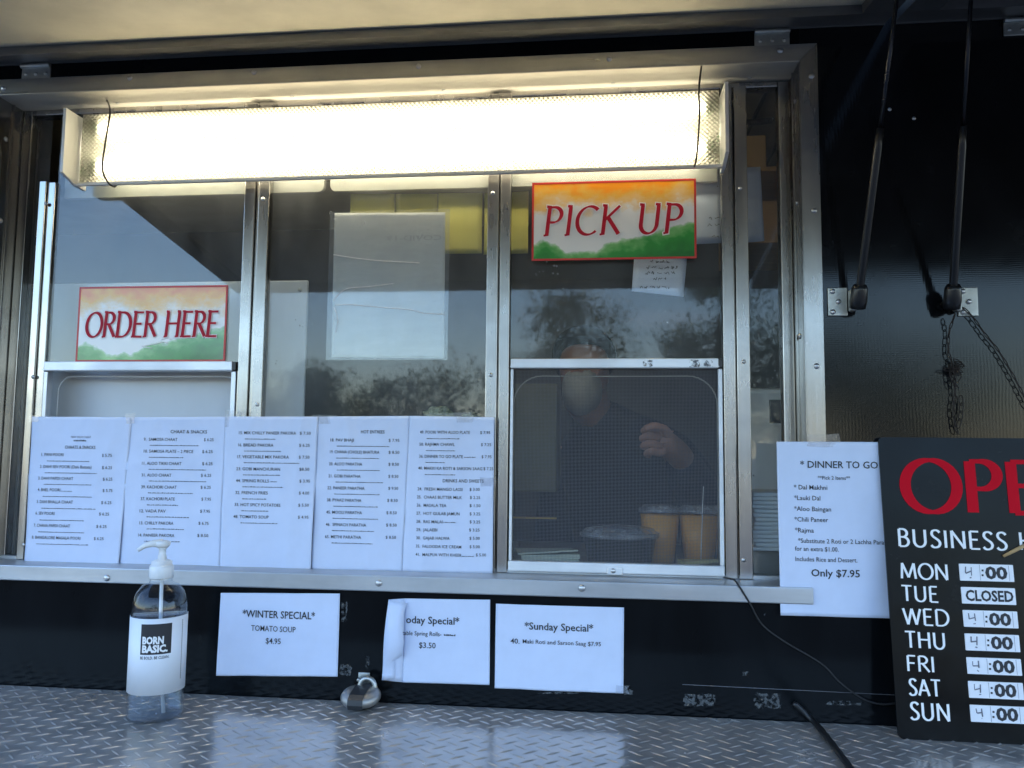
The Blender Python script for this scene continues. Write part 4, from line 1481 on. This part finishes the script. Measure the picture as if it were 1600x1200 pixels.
for i in range(26):
    a, v0_ = .0385, .062 + i * .0035
    b.add([cyl.p(a, v0_, .0003), cyl.p(a + .0012, v0_, .0003), cyl.p(a + .0012, v0_ + .0025, .0003), cyl.p(a, v0_ + .0025, .0003)], [(0, 1, 2, 3)])
b.build('label_print', INK, lo)
b = MB()
b.lathe([(.0, znk + .0005), (.0172, znk + .0005), (.0182, znk + .002), (.0182, znk + .019), (.0165, znk + .0215), (.0155, znk + .0215), (.0155, znk + .0265), (.011, znk + .029), (.0068, znk + .030), (.0066, znk + .036), (.0055, znk + .037), (.0055, znk + .046), (.008, znk + .048)], bc, 32)
pump = b.build('pump_collar', WHITEP, bott)
b = MB()
zt2 = znk + .0485
hd = bc + V((0, 0, zt2))
b.lathe([(0, 0), (.0085, 0), (.0115, .004), (.0118, .0085), (.009, .0105), (0, .0112)], hd, 22)
noz = V((-.86, -.5, 0)).normalized()
b.tube([hd + V((0, 0, .006)), hd + noz * .014 + V((0, 0, .0068)), hd + noz * .026 + V((0, 0, .0035)), hd + noz * .036 + V((0, 0, -.0035))], [.0075, .0058, .0042, .0030], 12)
b.build('pump_head', WHITEP, bott)

# ------------------------------------------------------------------ disc padlock
lc = at(564, 1083, -.036)
lc.z = SZ + .0185
lock = thing('disc_padlock', (lc.x, lc.y, SZ), 'round polished disc padlock with dark band lying on the shelf below the specials', 'padlock')
T3 = Matrix.Rotation(R(9), 3, 'X')
b = MB()
b.lathe([(0, -.0115), (.020, -.0112), (.029, -.008), (.0325, -.003), (.0328, 0), (.0325, .003), (.029, .008), (.020, .0112), (0, .0115)], lc, 40, M=T3)
b.build('lock_body', LOCKS, lock)
b = MB()
vs, fs = [], []
prof = [(-.034, 0), (-.0315, .0080), (-.021, .0122), (0, .0127), (.021, .0122), (.0315, .0080), (.034, 0), (.0315, -.008), (.021, -.0122), (0, -.0127), (-.021, -.0122), (-.0315, -.008)]
for x in (-.0125, .0125):
    for (y, zz) in prof:
        vs.append(lc + T3 @ V((x, y, zz)))
n = len(prof)
fs = [(i, (i + 1) % n, n + (i + 1) % n, n + i) for i in range(n)]
b.add(vs, fs)
b.build('dark_band', LOCKD, lock)
b = MB()
sc_ = lc + V((.006, .012, .010))
b.tube([sc_ + V((.013 * cos(a * pi / 10), .003, .015 * sin(a * pi / 10))) for a in range(-1, 12)], .0042, 12)
b.build('shackle', ZINC, lock)
b = MB()
hp_ = at(569, 1062, -.001)
b.box(hp_.x - .010, hp_.x + .010, -.003, -.0008, hp_.z - .012, hp_.z + .012, .001)
b.tube([(hp_.x - .006, -.002, hp_.z + .004), (hp_.x - .006, -.016, hp_.z + .003), (hp_.x + .006, -.016, hp_.z + .003), (hp_.x + .006, -.002, hp_.z + .004)], .0028, 8)
b.build('hasp_staple', ZINC, truck)

# ------------------------------------------------------------------ power cord and dark reflection strip
pts = [at(1131, 902, .030), at(1140, 904, -.006), at(1150, 909, -.0145), at(1170, 940, -.0125), at(1190, 975, -.004), at(1225, 1002, -.004), at(1282, 1036, -.004), at(1312, 1066, -.004), at(1345, 1090, -.005), at(1375, 1100, -.006), at(1405, 1098, -.008), at(1440, 1094, -.006)]
b = MB(); b.tube(smoothen(pts, 6), .0016, 8)
o = b.build('power_cord', RUBBER, loc=pts[0])
tag(o, 'thin black cord running from the sill down the wall behind the hours board', 'cord')
pts = [at(1240, 1098, -.006), atz(1272, 1128, SZ + .006), atz(1300, 1162, SZ + .006), atz(1338, 1212, SZ + .006), atz(1390, 1275, SZ + .006)]
b = MB(); b.tube(smoothen(pts, 6), .0048, 10)  # black tube added in place of a dark diagonal reflection on the plate
o = b.build('reflection_strip', RUBBER, loc=pts[2])
tag(o, 'black strip added as a dark reflection across the tread plate beside the hours board', 'reflection strip')

# ------------------------------------------------------------------ chains at the right-hand strut
def chain(name, path, label, link=.0125, r=.0008):
    P = smoothen(path, 10)
    L_ = [0]
    for i in range(1, len(P)):
        L_.append(L_[-1] + (P[i] - P[i - 1]).length)
    b = MB()
    d, i, flip = 0, 0, 0
    while d < L_[-1] - link:
        while i < len(P) - 2 and L_[i + 1] < d:
            i += 1
        t = (P[i + 1] - P[i]).normalized()
        c = P[i] + t * (d - L_[i])
        up = V((0, -1, 0)); s_ = t.cross(up).normalized(); up = s_.cross(t)
        a_ = s_ if flip else up
        a_ = (a_ * .8 + (up if flip else s_) * .6).normalized()
        pts_ = []
        for k in range(10):
            an = 2 * pi * k / 10
            pts_.append(c + t * (cos(an) * link * .66) + a_ * (sin(an) * link * .24))
        b.tube(pts_, r, 5, closed=True)
        d += link; flip ^= 1
    o = b.build(name, RUST, loc=path[-1])
    tag(o, label, 'chain', 'rusty chains hung from the strut bracket')
    return o
yc = -.008
rr = random.Random(9)
knot = [at(1488 + rr.uniform(-8, 16), 585 + rr.uniform(-18, 18), yc - rr.uniform(0, .012)) for _ in range(14)]
chain('chain', [at(1490, 497, -.02), at(1483, 520, yc), at(1482, 548, yc), at(1486, 562, yc)] + knot + [at(1492, 615, yc), at(1490, 640, yc), at(1495, 672, yc), at(1502, 640, yc), at(1500, 612, yc)], 'rusty chain bunched in a knot hanging straight down beside the strut')
chain('chain', [at(1500, 478, -.010), at(1517, 492, yc), at(1540, 523, yc), at(1560, 548, yc), at(1585, 590, yc), at(1612, 640, yc), at(1650, 690, yc)], 'rusty chain sagging to the right across the black wall')

# ------------------------------------------------------------------ things inside the kitchen
# pale splash board behind the order hatch
q = at(482, 438, .125); q2 = at(70, 446, .125)
b = MB(); b.box(q2.x - .06, q.x, .122, .130, 1.39, q.z, .003)
o = b.build('splash_board', GREYBRD, loc=((q2.x + q.x) / 2, .126, 1.39))
tag(o, 'wide pale grey board standing behind the ORDER HERE hatch', 'board')
b = MB(); qb = at(468, 453, .122); b.lathe([(0, 0), (.004, 0), (.003, .002), (0, .0024)], (qb.x, .122, qb.z), 12, 'y')
b.build('board_bolt', SCREWM, o)
# laminated notice on the middle pane
o, pl = sheet('laminated_notice', [(523, 333), (696, 332), (518, 558), (694, 560)], .0735, 'white notice in a plastic sleeve seen from behind on the middle pane', 'notice', None, .0008, 31, GREYPAPER)
b = MB()
c = [at(516, 331, .0700), at(699, 562, .0700)]
b.box(c[0].x, c[1].x, .0697, .0700, c[1].z, c[0].z)
b.build('plastic_sleeve', SLEEVE, o)
b = MB()
def mirrored(mb, pl, text, x0, x1, y, cap):
    n0 = len(mb.v)
    txt(mb, pl, text, x0, x1, y, cap, .01, off=.0004)
    um = (pl.uv(x0, y)[0] + pl.uv(x1, y)[0]) / 2
    for i in range(n0, len(mb.v)):
        mb.v[i].x = 2 * um - mb.v[i].x
mirrored(b, pl, 'COVID-19', 605, 690, 372, 8)
b.build('print_showing_through', mat('show_through_print', (.66, .66, .64), .7), o)
b = MB()
for q in ([(520, 470), (540, 452), (575, 448), (615, 443)], [(524, 477), (545, 476), (580, 479), (640, 484), (660, 489), (694, 491)], [(521, 398), (560, 404), (600, 408), (655, 411)], [(522, 480), (528, 500), (524, 520)]):
    b.tube(smoothen([at(x, y, .0695) for x, y in q], 5), .0009, 5)
b.build('sleeve_crease', HALO, o)
# yellow notes along the head
for i, (cor, Y, lab) in enumerate((
    ([(548, 303), (617, 303), (547, 396), (617, 396)], .112, 'yellow note hanging leftmost, mostly behind the laminated notice'),
    ([(618, 303), (684, 303), (618, 396), (684, 397)], .114, 'yellow note hanging behind the top of the laminated notice, second from left'),
    ([(685, 302), (754, 302), (684, 397), (753, 396)], .110, 'yellow note hanging just right of the laminated notice'),
    ([(757, 302), (826, 299), (756, 398), (825, 396)], .114, 'yellow note hanging behind the middle post next to PICK UP'))):
    sheet('yellow_note', cor, Y, lab, 'note', 'yellow notes hung along the window head', .0012, 40 + i, YELNOTE, 8, 10)
def scribble(o, pl, rows, seed):
    rr = random.Random(seed)
    b = MB()
    for x0, x1, y in rows:
        x = x0
        while x < x1:
            wln = rr.uniform(3, 8)
            p_ = []
            for k in range(6):
                p_.append(pl.p(*pl.uv(min(x + wln * k / 5, x1), y + rr.uniform(-2.6, 2.6)), .0004))
            b.tube(smoothen(p_, 3), .0004, 4)
            x += wln + rr.uniform(2, 5)
    b.build('handwriting', INK, o)
o, pl = sheet('handwritten_note', [(992, 385), (1075, 383), (987, 455), (1068, 464)], .110, 'handwritten white note hanging below the PICK UP sign', 'note', 'handwritten notes', .001, 51, None, 8, 10)
scribble(o, pl, [(1016, 1050, 409), (1010, 1058, 418), (1008, 1056, 427), (1020, 1040, 436), (1000, 1045, 449)], 3)
o, pl = sheet('handwritten_note', [(1040, 258), (1130, 256), (1040, 384), (1130, 380)], .100, 'handwritten white paper beside the right edge of PICK UP', 'note', 'handwritten notes', .001, 52, None, 8, 10)
scribble(o, pl, [(1108, 1128, 342), (1105, 1127, 352), (1112, 1128, 370)], 4)
o, pl = sheet('hanging_paper', [(1160, 262), (1188, 261), (1160, 380), (1194, 377)], .110, 'blank white paper hanging in the narrow right pane', 'paper', None, .001, 53, None, 8, 10)

# plastic-wrapped bundles on a small ledge behind the menu
ql = at(700, 655, .13)
b = MB(); b.box(-.36, -.20, .10, .20, ql.z - .022, ql.z - .010, .002)
b.box(-.36, -.352, .10, .20, 1.385, ql.z - .0222); b.box(-.208, -.20, .10, .20, 1.385, ql.z - .0222)
o = b.build('small_ledge', COUNTER, loc=(-.28, .15, 1.385)); tag(o, 'small steel ledge just behind the menu sheets', 'ledge')
def bundle(px, py, w_, h_, seed, label, mt):
    c = at(px, py, .13)
    c.z = ql.z - .009 + h_
    bm = bmesh.new()
    bmesh.ops.create_icosphere(bm, subdivisions=4, radius=1)
    for q in bm.verts:
        n_ = q.co.copy()
        k = 1 + .22 * noise.noise(n_ * 2.2 + V((seed, 0, 0))) + .12 * noise.noise(n_ * 6 + V((0, seed, 0)))
        q.co = c + V((n_.x * w_ * k, n_.y * .03 * k, max(n_.z * h_ * k, -h_)))
    b = MB(); b.bm(bm, False)
    o = b.build('wrapped_food', mt, loc=(c.x, c.y, c.z - h_))
    tag(o, label, 'food packet', 'plastic wrapped packets behind the menu')
WRAP = mat('wrapped_green_packet', (.30, .32, .20), .18, 0, .5, 60, .6, 60)
bundle(686, 640, .028, .0165, 1.0, 'taller crumpled plastic wrapped packet behind the menu top', WRAP)
bundle(738, 648, .020, .0105, 4.0, 'flatter crumpled plastic wrapped packet next to the middle post', WRAP)

# cups of mango lassi
CZ = 1.3852
def cup(px, Y, label):
    c = at(px, 840, Y); c.z = CZ
    t_ = thing('drink_cup', c, label, 'cup', 'plastic cups of orange drink')
    ht = .108
    b = MB(); b.lathe([(0, 0), (.026, 0), (.0275, .003), (.0385, ht), (.0395, ht + .001), (.038, ht + .0015)], c, 28)
    b.build('clear_cup', CLEARP, t_)
    b = MB(); b.lathe([(0, .002), (.0258, .002), (.0368, ht - .008), (0, ht - .008)], c, 28)
    b.build('mango_drink', LASSI, t_)
    b = MB(); b.lathe([(.0405, ht - .003), (.041, ht + .001), (.0395, ht + .005), (.034, ht + .0055), (.0335, ht + .009), (.030, ht + .010), (0, ht + .010)], c, 28)
    b.build('cup_lid', CLEARLID, t_)
cup(1031, .215, 'cup of orange drink behind the right side of the black bowl')
cup(1092, .215, 'cup of orange drink standing between two other cups')
cup(1143, .235, 'cup of orange drink partly hidden by the right window post')
s0 = atz(1094, 850, CZ + .0002); s0 = at(1094, 848, .165); s1 = at(1099, 760, .165)
b = MB(); s0.z = CZ; b.tube([s0, s1], .0010, 8)
o = b.build('thin_straw', WHITEP, loc=s0); tag(o, 'thin white straw standing upright in front of the orange cups', 'straw')
# bowl
bc2 = at(968, 880, .155); bc2.z = CZ
bw = thing('takeout_bowl', bc2, 'round black takeout bowl with clear domed lid on the hatch counter', 'bowl')
b = MB(); b.lathe([(0, 0), (.052, 0), (.055, .004), (.067, .062), (.0715, .063), (.0715, .066), (.066, .066), (.054, .008), (0, .006)], bc2, 36)
b.build('bowl_body', BOWLM, bw)
b = MB(); b.lathe([(.073, .064), (.073, .070), (.068, .072), (.062, .078), (.048, .081), (0, .082)], bc2, 36)
b.build('clear_lid', CLEARLID, bw)
# napkins, paper bag
def slabs(name, cpx, Y, w_, d_, n_, th, mt, label, cat, rz=0, seed=0):
    c = at(cpx, 870, Y); c.z = CZ
    rr = random.Random(seed)
    b = MB()
    for k in range(n_):
        a = rz + rr.uniform(-.15, .15)
        ca, sa = cos(a), sin(a)
        vs = []
        for zz in (c.z + k * th + .0003, c.z + k * th + th * .9):
            for (x, y) in ((-1, -1), (1, -1), (1, 1), (-1, 1)):
                lift = .006 * (x > 0) * (y < 0) * (k == n_ - 1)
                vs.append((c.x + ca * x * w_ - sa * y * d_, c.y + sa * x * w_ + ca * y * d_, zz + lift))
        b.add(vs, [(3, 2, 1, 0), (4, 5, 6, 7), (0, 1, 5, 4), (1, 2, 6, 5), (2, 3, 7, 6), (3, 0, 4, 7)])
    o = b.build(name, mt, loc=c); tag(o, label, cat)
slabs('napkin_pile', 852, .140, .054, .040, 12, .0030, NAPKIN, 'small pile of pale green napkins left of the black bowl', 'napkins', .3, 2)
slabs('paper_bag', 1096, .150, .038, .022, 4, .006, YELBOX, 'flat yellow paper bag in front of the orange cups', 'paper bag', .1, 5)
# foam trays in the right pane
fx = at(1205, 800, .20)
for k in range(14):
    t_ = MB()
    z0_ = CZ + .05 + k * .0072
    sh_ = rnd.uniform(-.003, .003)
    x0_, x1_ = .262 + sh_, .43 + sh_
    t_.box(x0_, x1_, .088, .24, z0_, z0_ + .0066, .002)
    o = t_.build('foam_tray', TREAM, loc=((x0_ + x1_) / 2, .16, z0_))
    lab = 'white foam takeout tray stacked in the narrow right pane'
    tag(o, lab, 'foam tray', 'stacked white foam trays')
b = MB(); b.box(.26, .44, .11, .29, CZ, CZ + .0495, .003)
o = b.build('steel_box', COUNTER, loc=(.35, .2, CZ)); tag(o, 'grey steel box carrying the stack of foam trays', 'box')
# wrapped appliance above the trays
c = at(1195, 640, .42)
b = MB(); b.box(c.x - .045, c.x + .07, .40, .52, CZ, c.z + .045, .012)
o = b.build('kitchen_appliance', TREAM, loc=(c.x, .46, CZ)); tag(o, 'beige kitchen appliance with a dark panel behind the right pane', 'appliance')
b = MB(); b.box(c.x + .005, c.x + .05, .397, .3995, c.z - .03, c.z + .02, .001); b.build('dark_panel', BOWLM, o)
# cardboard box, shelf, coiled cord high in the right pane
c = at(1172, 238, .62)
b = MB(); b.box(c.x - .07, c.x + .035, .60, .80, c.z - .05, c.z + .035, .003)
o = b.build('cardboard_box', CARD, loc=(c.x, .7, c.z - .05)); tag(o, 'tan cardboard box high up behind the narrow right pane', 'box')
b = MB(); b.box(c.x - .3, .739, .58, .84, c.z - .062, c.z - .051, .002)
o = b.build('upper_shelf', WOOD, loc=(.5, .7, c.z - .062)); tag(o, 'wooden upper shelf under the cardboard box', 'shelf')
c2 = at(1201, 345, .62)
b = MB(); b.box(c2.x - .08, .738, .60, .9, c2.z - .06, c2.z + .045, .003)
o = b.build('wooden_cupboard', WOOD, loc=(.5, .7, c2.z - .06)); tag(o, 'small light wood cupboard on the yellow end wall', 'cupboard')
pts = []
a0_, a1_ = at(1136, 187, .42), at(1208, 187, .42)
for k in range(180):
    t_ = k / 179
    p_ = a0_.lerp(a1_, t_)
    pts.append(p_ + V((0, .006 * cos(k * .9), .006 * sin(k * .9) - .02 * 4 * t_ * (1 - t_) * .3)))
b = MB(); b.tube(pts, .0017, 6)
o = b.build('coiled_cord', BLKP, loc=a0_); tag(o, 'black coiled cord stretched across the top of the right pane', 'cord')
# greenish cabinet and brass-edged counter behind the screen
c = at(842, 700, .62)
b = MB(); b.box(c.x - .06, c.x + .045, .60, .80, at(842, 768, .62).z, at(842, 600, .62).z, .004)
o = b.build('olive_cabinet', OLIVE, loc=(c.x, .7, at(842, 768, .62).z)); tag(o, 'olive grey cabinet left of the cook behind the screen', 'cabinet')
c = at(840, 809, .56); b = MB(); b.box(c.x - .09, c.x + .045, .553, .56, c.z - .002, c.z + .002, .0008)
o = b.build('brass_rod', BRASS, loc=c); tag(o, 'thin brass rod lying level behind the insect screen', 'rod')

# ------------------------------------------------------------------ the cook
def skin_mesh(name, verts, edges, mt, parent, sub=2, loc=None):
    base = WL[parent.name] if parent else V(loc)
    me = bpy.data.meshes.new(name)
    me.from_pydata([V(p_) - base for p_, r_ in verts], edges, [])
    o = bpy.data.objects.new(name, me)
    C.objects.link(o)
    sk = o.modifiers.new('skin', 'SKIN')
    sk.use_smooth_shade = True
    for i, (p_, r_) in enumerate(verts):
        rr_ = r_ if isinstance(r_, tuple) else (r_, r_)
        me.skin_vertices[0].data[i].radius = rr_
    me.skin_vertices[0].data[0].use_root = True
    ss = o.modifiers.new('sub', 'SUBSURF'); ss.levels = sub; ss.render_levels = sub
    dg = bpy.context.evaluated_depsgraph_get()
    ev = o.evaluated_get(dg)
    m2 = bpy.data.meshes.new_from_object(ev)
    for p_ in m2.polygons: p_.use_smooth = True
    o.modifiers.clear()
    o.data = m2
    m2.materials.clear(); m2.materials.append(mt)
    if parent: o.parent = parent
    else: o.location = base
    WL[o.name] = base
    return o
YH = .92
hc = at(912, 582, YH)           # middle of the head
pel = V((hc.x + .16, 1.12, hc.z - .78))
chest = V((hc.x + .12, 1.06, hc.z - .33))
neck = V((hc.x + .045, .99, hc.z - .15))
shR = V((hc.x + .27, 1.00, hc.z - .24)); shL = V((hc.x - .06, 1.08, hc.z - .26))
hand = at(1036, 690, .36)
elb = V((hc.x + .36, .72, hc.z - .42))
wr = hand + V((.035, .055, -.02))
elL = V((hc.x - .10, 1.06, hc.z - .54)); wrL = V((hc.x - .02, .93, hc.z - .80))
hv = [(pel, .12), (chest, (.12, .09)), (neck, .052), (hc + V((.012, .02, -.075)), .058), (hc + V((0, .01, -.03)), .072), (hc + V((0, .02, .035)), .082), (hc + V((.0, .025, .085)), .062),
      (shR, .062), (elb, .045), (wr, .028), (shL, .062), (elL, .045), (wrL, .028),
      (pel + V((.09, 0, -.12)), .10), (pel + V((.10, -.02, -.5)), .065), (pel + V((.10, .02, -.92)), .045), (pel + V((.10, -.12, -.96)), .04),
      (pel + V((-.09, 0, -.12)), .10), (pel + V((-.10, -.02, -.5)), .065), (pel + V((-.10, .02, -.92)), .045), (pel + V((-.10, -.12, -.96)), .04),
      (hand + V((.012, .02, -.004)), (.030, .018)), (wrL + V((.03, -.07, .0)), (.030, .02)),
      (hc + V((-.004, -.078, -.02)), .012), (hc + V((-.02, -.055, -.085)), .03)]
he = [(0, 1), (1, 2), (2, 3), (3, 4), (4, 5), (5, 6), (1, 7), (7, 8), (8, 9), (1, 10), (10, 11), (11, 12), (0, 13), (13, 14), (14, 15), (15, 16), (0, 17), (17, 18), (18, 19), (19, 20), (9, 21), (12, 22), (4, 23), (3, 24)]
# fingers of the near hand, curled; thumb from the side
for k in range(4):
    s0_ = hand + V((-.006 + .0, -.002, .024 - .016 * k))
    i0 = len(hv)
    ln = (.9, 1, .95, .75)[k]
    hv += [(s0_, .0095), (s0_ + V((-.026 * ln, -.014, .004)), .0088), (s0_ + V((-.040 * ln, .006, -.002)), .0078), (s0_ + V((-.026 * ln, .016, -.006)), .007)]
    he += [(21, i0), (i0, i0 + 1), (i0 + 1, i0 + 2), (i0 + 2, i0 + 3)]
i0 = len(hv)
hv += [(hand + V((.004, -.014, .026)), .010), (hand + V((-.022, -.030, .032)), .0092), (hand + V((-.042, -.026, .024)), .008)]
he += [(21, i0), (i0, i0 + 1), (i0 + 1, i0 + 2)]
for k in range(4):
    s0_ = wrL + V((.045, -.085, .022 - .015 * k)); i1 = len(hv)
    hv += [(s0_, .009), (s0_ + V((.012, -.026, -.006)), .0085), (s0_ + V((.02, -.034, -.024)), .0075)]
    he += [(22, i1), (i1, i1 + 1), (i1 + 1, i1 + 2)]
i1 = len(hv)
hv += [(wrL + V((.01, -.075, .028)), .010), (wrL + V((.012, -.11, .026)), .008)]
he += [(22, i1), (i1, i1 + 1)]
person = skin_mesh('person', hv, he, SKIN, None, 2, loc=(pel.x, pel.y, pel.z - .97))
tag(person, 'cook in dark navy clothes and white face mask holding a fist behind the insect screen', 'person')
sv_ = [(pel + V((0, 0, -.1)), (.18, .15)), (pel, .172), (chest, (.195, .15)), (neck + V((.008, .012, -.005)), .092), (hc + V((.012, .022, -.098)), .076), (shR, .08), (elb, .06), (wr.lerp(elb, .02), .036), (shL, .08), (elL, .06), (wrL.lerp(elL, .02), .040)]
sv_ = sv_[:4] + sv_[5:] + [sv_[4]]
skin_mesh('shirt', sv_, [(0, 1), (1, 2), (2, 3), (2, 4), (4, 5), (5, 6), (2, 7), (7, 8), (8, 9), (3, 10)], NAVY, person)
pv = [(pel + V((0, 0, -.02)), .16), (pel + V((.09, 0, -.14)), .115), (pel + V((.10, -.02, -.5)), .08), (pel + V((.10, .02, -.88)), .06), (pel + V((-.09, 0, -.14)), .115), (pel + V((-.10, -.02, -.5)), .08), (pel + V((-.10, .02, -.88)), .06)]
skin_mesh('trousers', pv, [(0, 1), (1, 2), (2, 3), (0, 4), (4, 5), (5, 6)], NAVY, person)
def blob(name, c, rad, mt, cut=None, seed=0, amp=.03):
    bm = bmesh.new(); bmesh.ops.create_icosphere(bm, subdivisions=4, radius=1)
    dl = []
    for q in bm.verts:
        n_ = q.co.copy()
        if cut and cut(n_): dl.append(q)
        k = 1 + amp * noise.noise(n_ * 3 + V((seed, 0, 0)))
        q.co = V(c) + V((n_.x * rad[0] * k, n_.y * rad[1] * k, n_.z * rad[2] * k))
    bmesh.ops.delete(bm, geom=dl, context='VERTS')
    b = MB(); b.bm(bm, True)
    o = b.build(name, mt, person)
    s_ = o.modifiers.new('s', 'SOLIDIFY'); s_.thickness = .003
    return o
blob('hair', hc + V((0, .022, .05)), (.092, .106, .088), HAIR, lambda n_: (n_.y < -.15 and n_.z < .42) or n_.z < -.7, 2, .06)
blob('face_mask', hc + V((-.004, -.010, -.048)), (.057, .089, .080), MASKM, lambda n_: n_.y > .05 or n_.z > .60, 5, .04)
for sx_ in (-.03, .026):
    b = MB(); bm = bmesh.new(); bmesh.ops.create_uvsphere(bm, u_segments=12, v_segments=8, radius=.011)
    for q in bm.verts: q.co += hc + V((sx_ - .004, -.062, .018))
    b.bm(bm, True); e_ = b.build('eye', EYE, person)
    b = MB(); bm = bmesh.new(); bmesh.ops.create_uvsphere(bm, u_segments=10, v_segments=6, radius=.0055)
    for q in bm.verts: q.co += hc + V((sx_ - .004, -.0685, .018))
    b.bm(bm, True); b.build('iris', HAIR, e_)

# ------------------------------------------------------------------ trees across the lot, mirrored in the panes
def tree(x, y, h, r, seed, label):
    rr = random.Random(seed)
    t_ = thing('tree', (x, y, 0), label, 'tree', 'trees across the lot')
    b = MB()
    b.tube(smoothen([(x, y, -.1), (x + rr.uniform(-.1, .1), y, h * .3), (x + rr.uniform(-.3, .3), y, h * .75)], 4), [.40, .36, .33, .3, .27, .22, .17, .12, .08], 8)
    limbs = []
    for k in range(9):
        a = rr.uniform(0, 2 * pi)
        p0 = V((x, y, h * rr.uniform(.2, .55)))
        p1 = p0 + V((cos(a) * r * .7, sin(a) * r * .7, h * rr.uniform(.10, .3)))
        b.tube([p0, p0.lerp(p1, .5) + V((0, 0, .2)), p1], [.16, .1, .04], 6)
        limbs.append(p1)
    b.build('trunk', BARK, t_)
    lf = MB()
    cl = limbs + [V((x + rr.gauss(0, r * .40), y + rr.gauss(0, r * .3), h * rr.uniform(.18, .93))) for _ in range(20)]
    for c in cl:
        cs = rr.uniform(.15, .26)
        for _ in range(380):
            d = V((rr.gauss(0, 1), rr.gauss(0, .8), rr.gauss(0, .75))) * r * cs
            q = c + d
            if q.z < .3: continue
            s_ = rr.uniform(.08, .17)
            n1 = V((rr.gauss(0, 1), rr.gauss(0, 1), rr.gauss(0, 1))).normalized()
            n2 = n1.orthogonal().normalized()
            n3 = n1.cross(n2)
            lf.add([q + n2 * s_, q + n3 * s_ * .6, q - n2 * s_, q - n3 * s_ * .6], [(0, 1, 2, 3)])
    lf.build('crown', LEAF, t_)
TR = [(-34, -62, 8.6, 6.5, 1), (-23.5, -60, 8.0, 5.2, 2), (-14.5, -57, 7.4, 4.8, 3), (-5.5, -60, 9.0, 4.6, 4), (-2.6, -56, 14.0, 4.6, 5), (7.8, -54, 15.0, 3.8, 6), (13.0, -58, 14.5, 5.0, 7), (22, -60, 11.5, 6.5, 8)]
LAB = ['round tree furthest left across the lot', 'broad tree left of the lot entrance', 'low tree across the lot on the left', 'leafy tree in the middle across the lot', 'narrow tree right of the middle across the lot', 'tall narrow tree beyond the gap in the tree row', 'tall broad tree to the right across the lot', 'broad tree furthest right across the lot']
for (x, y, h, r, s_), lb_ in zip(TR, LAB):
    tree(x, y, h, r, s_, lb_)
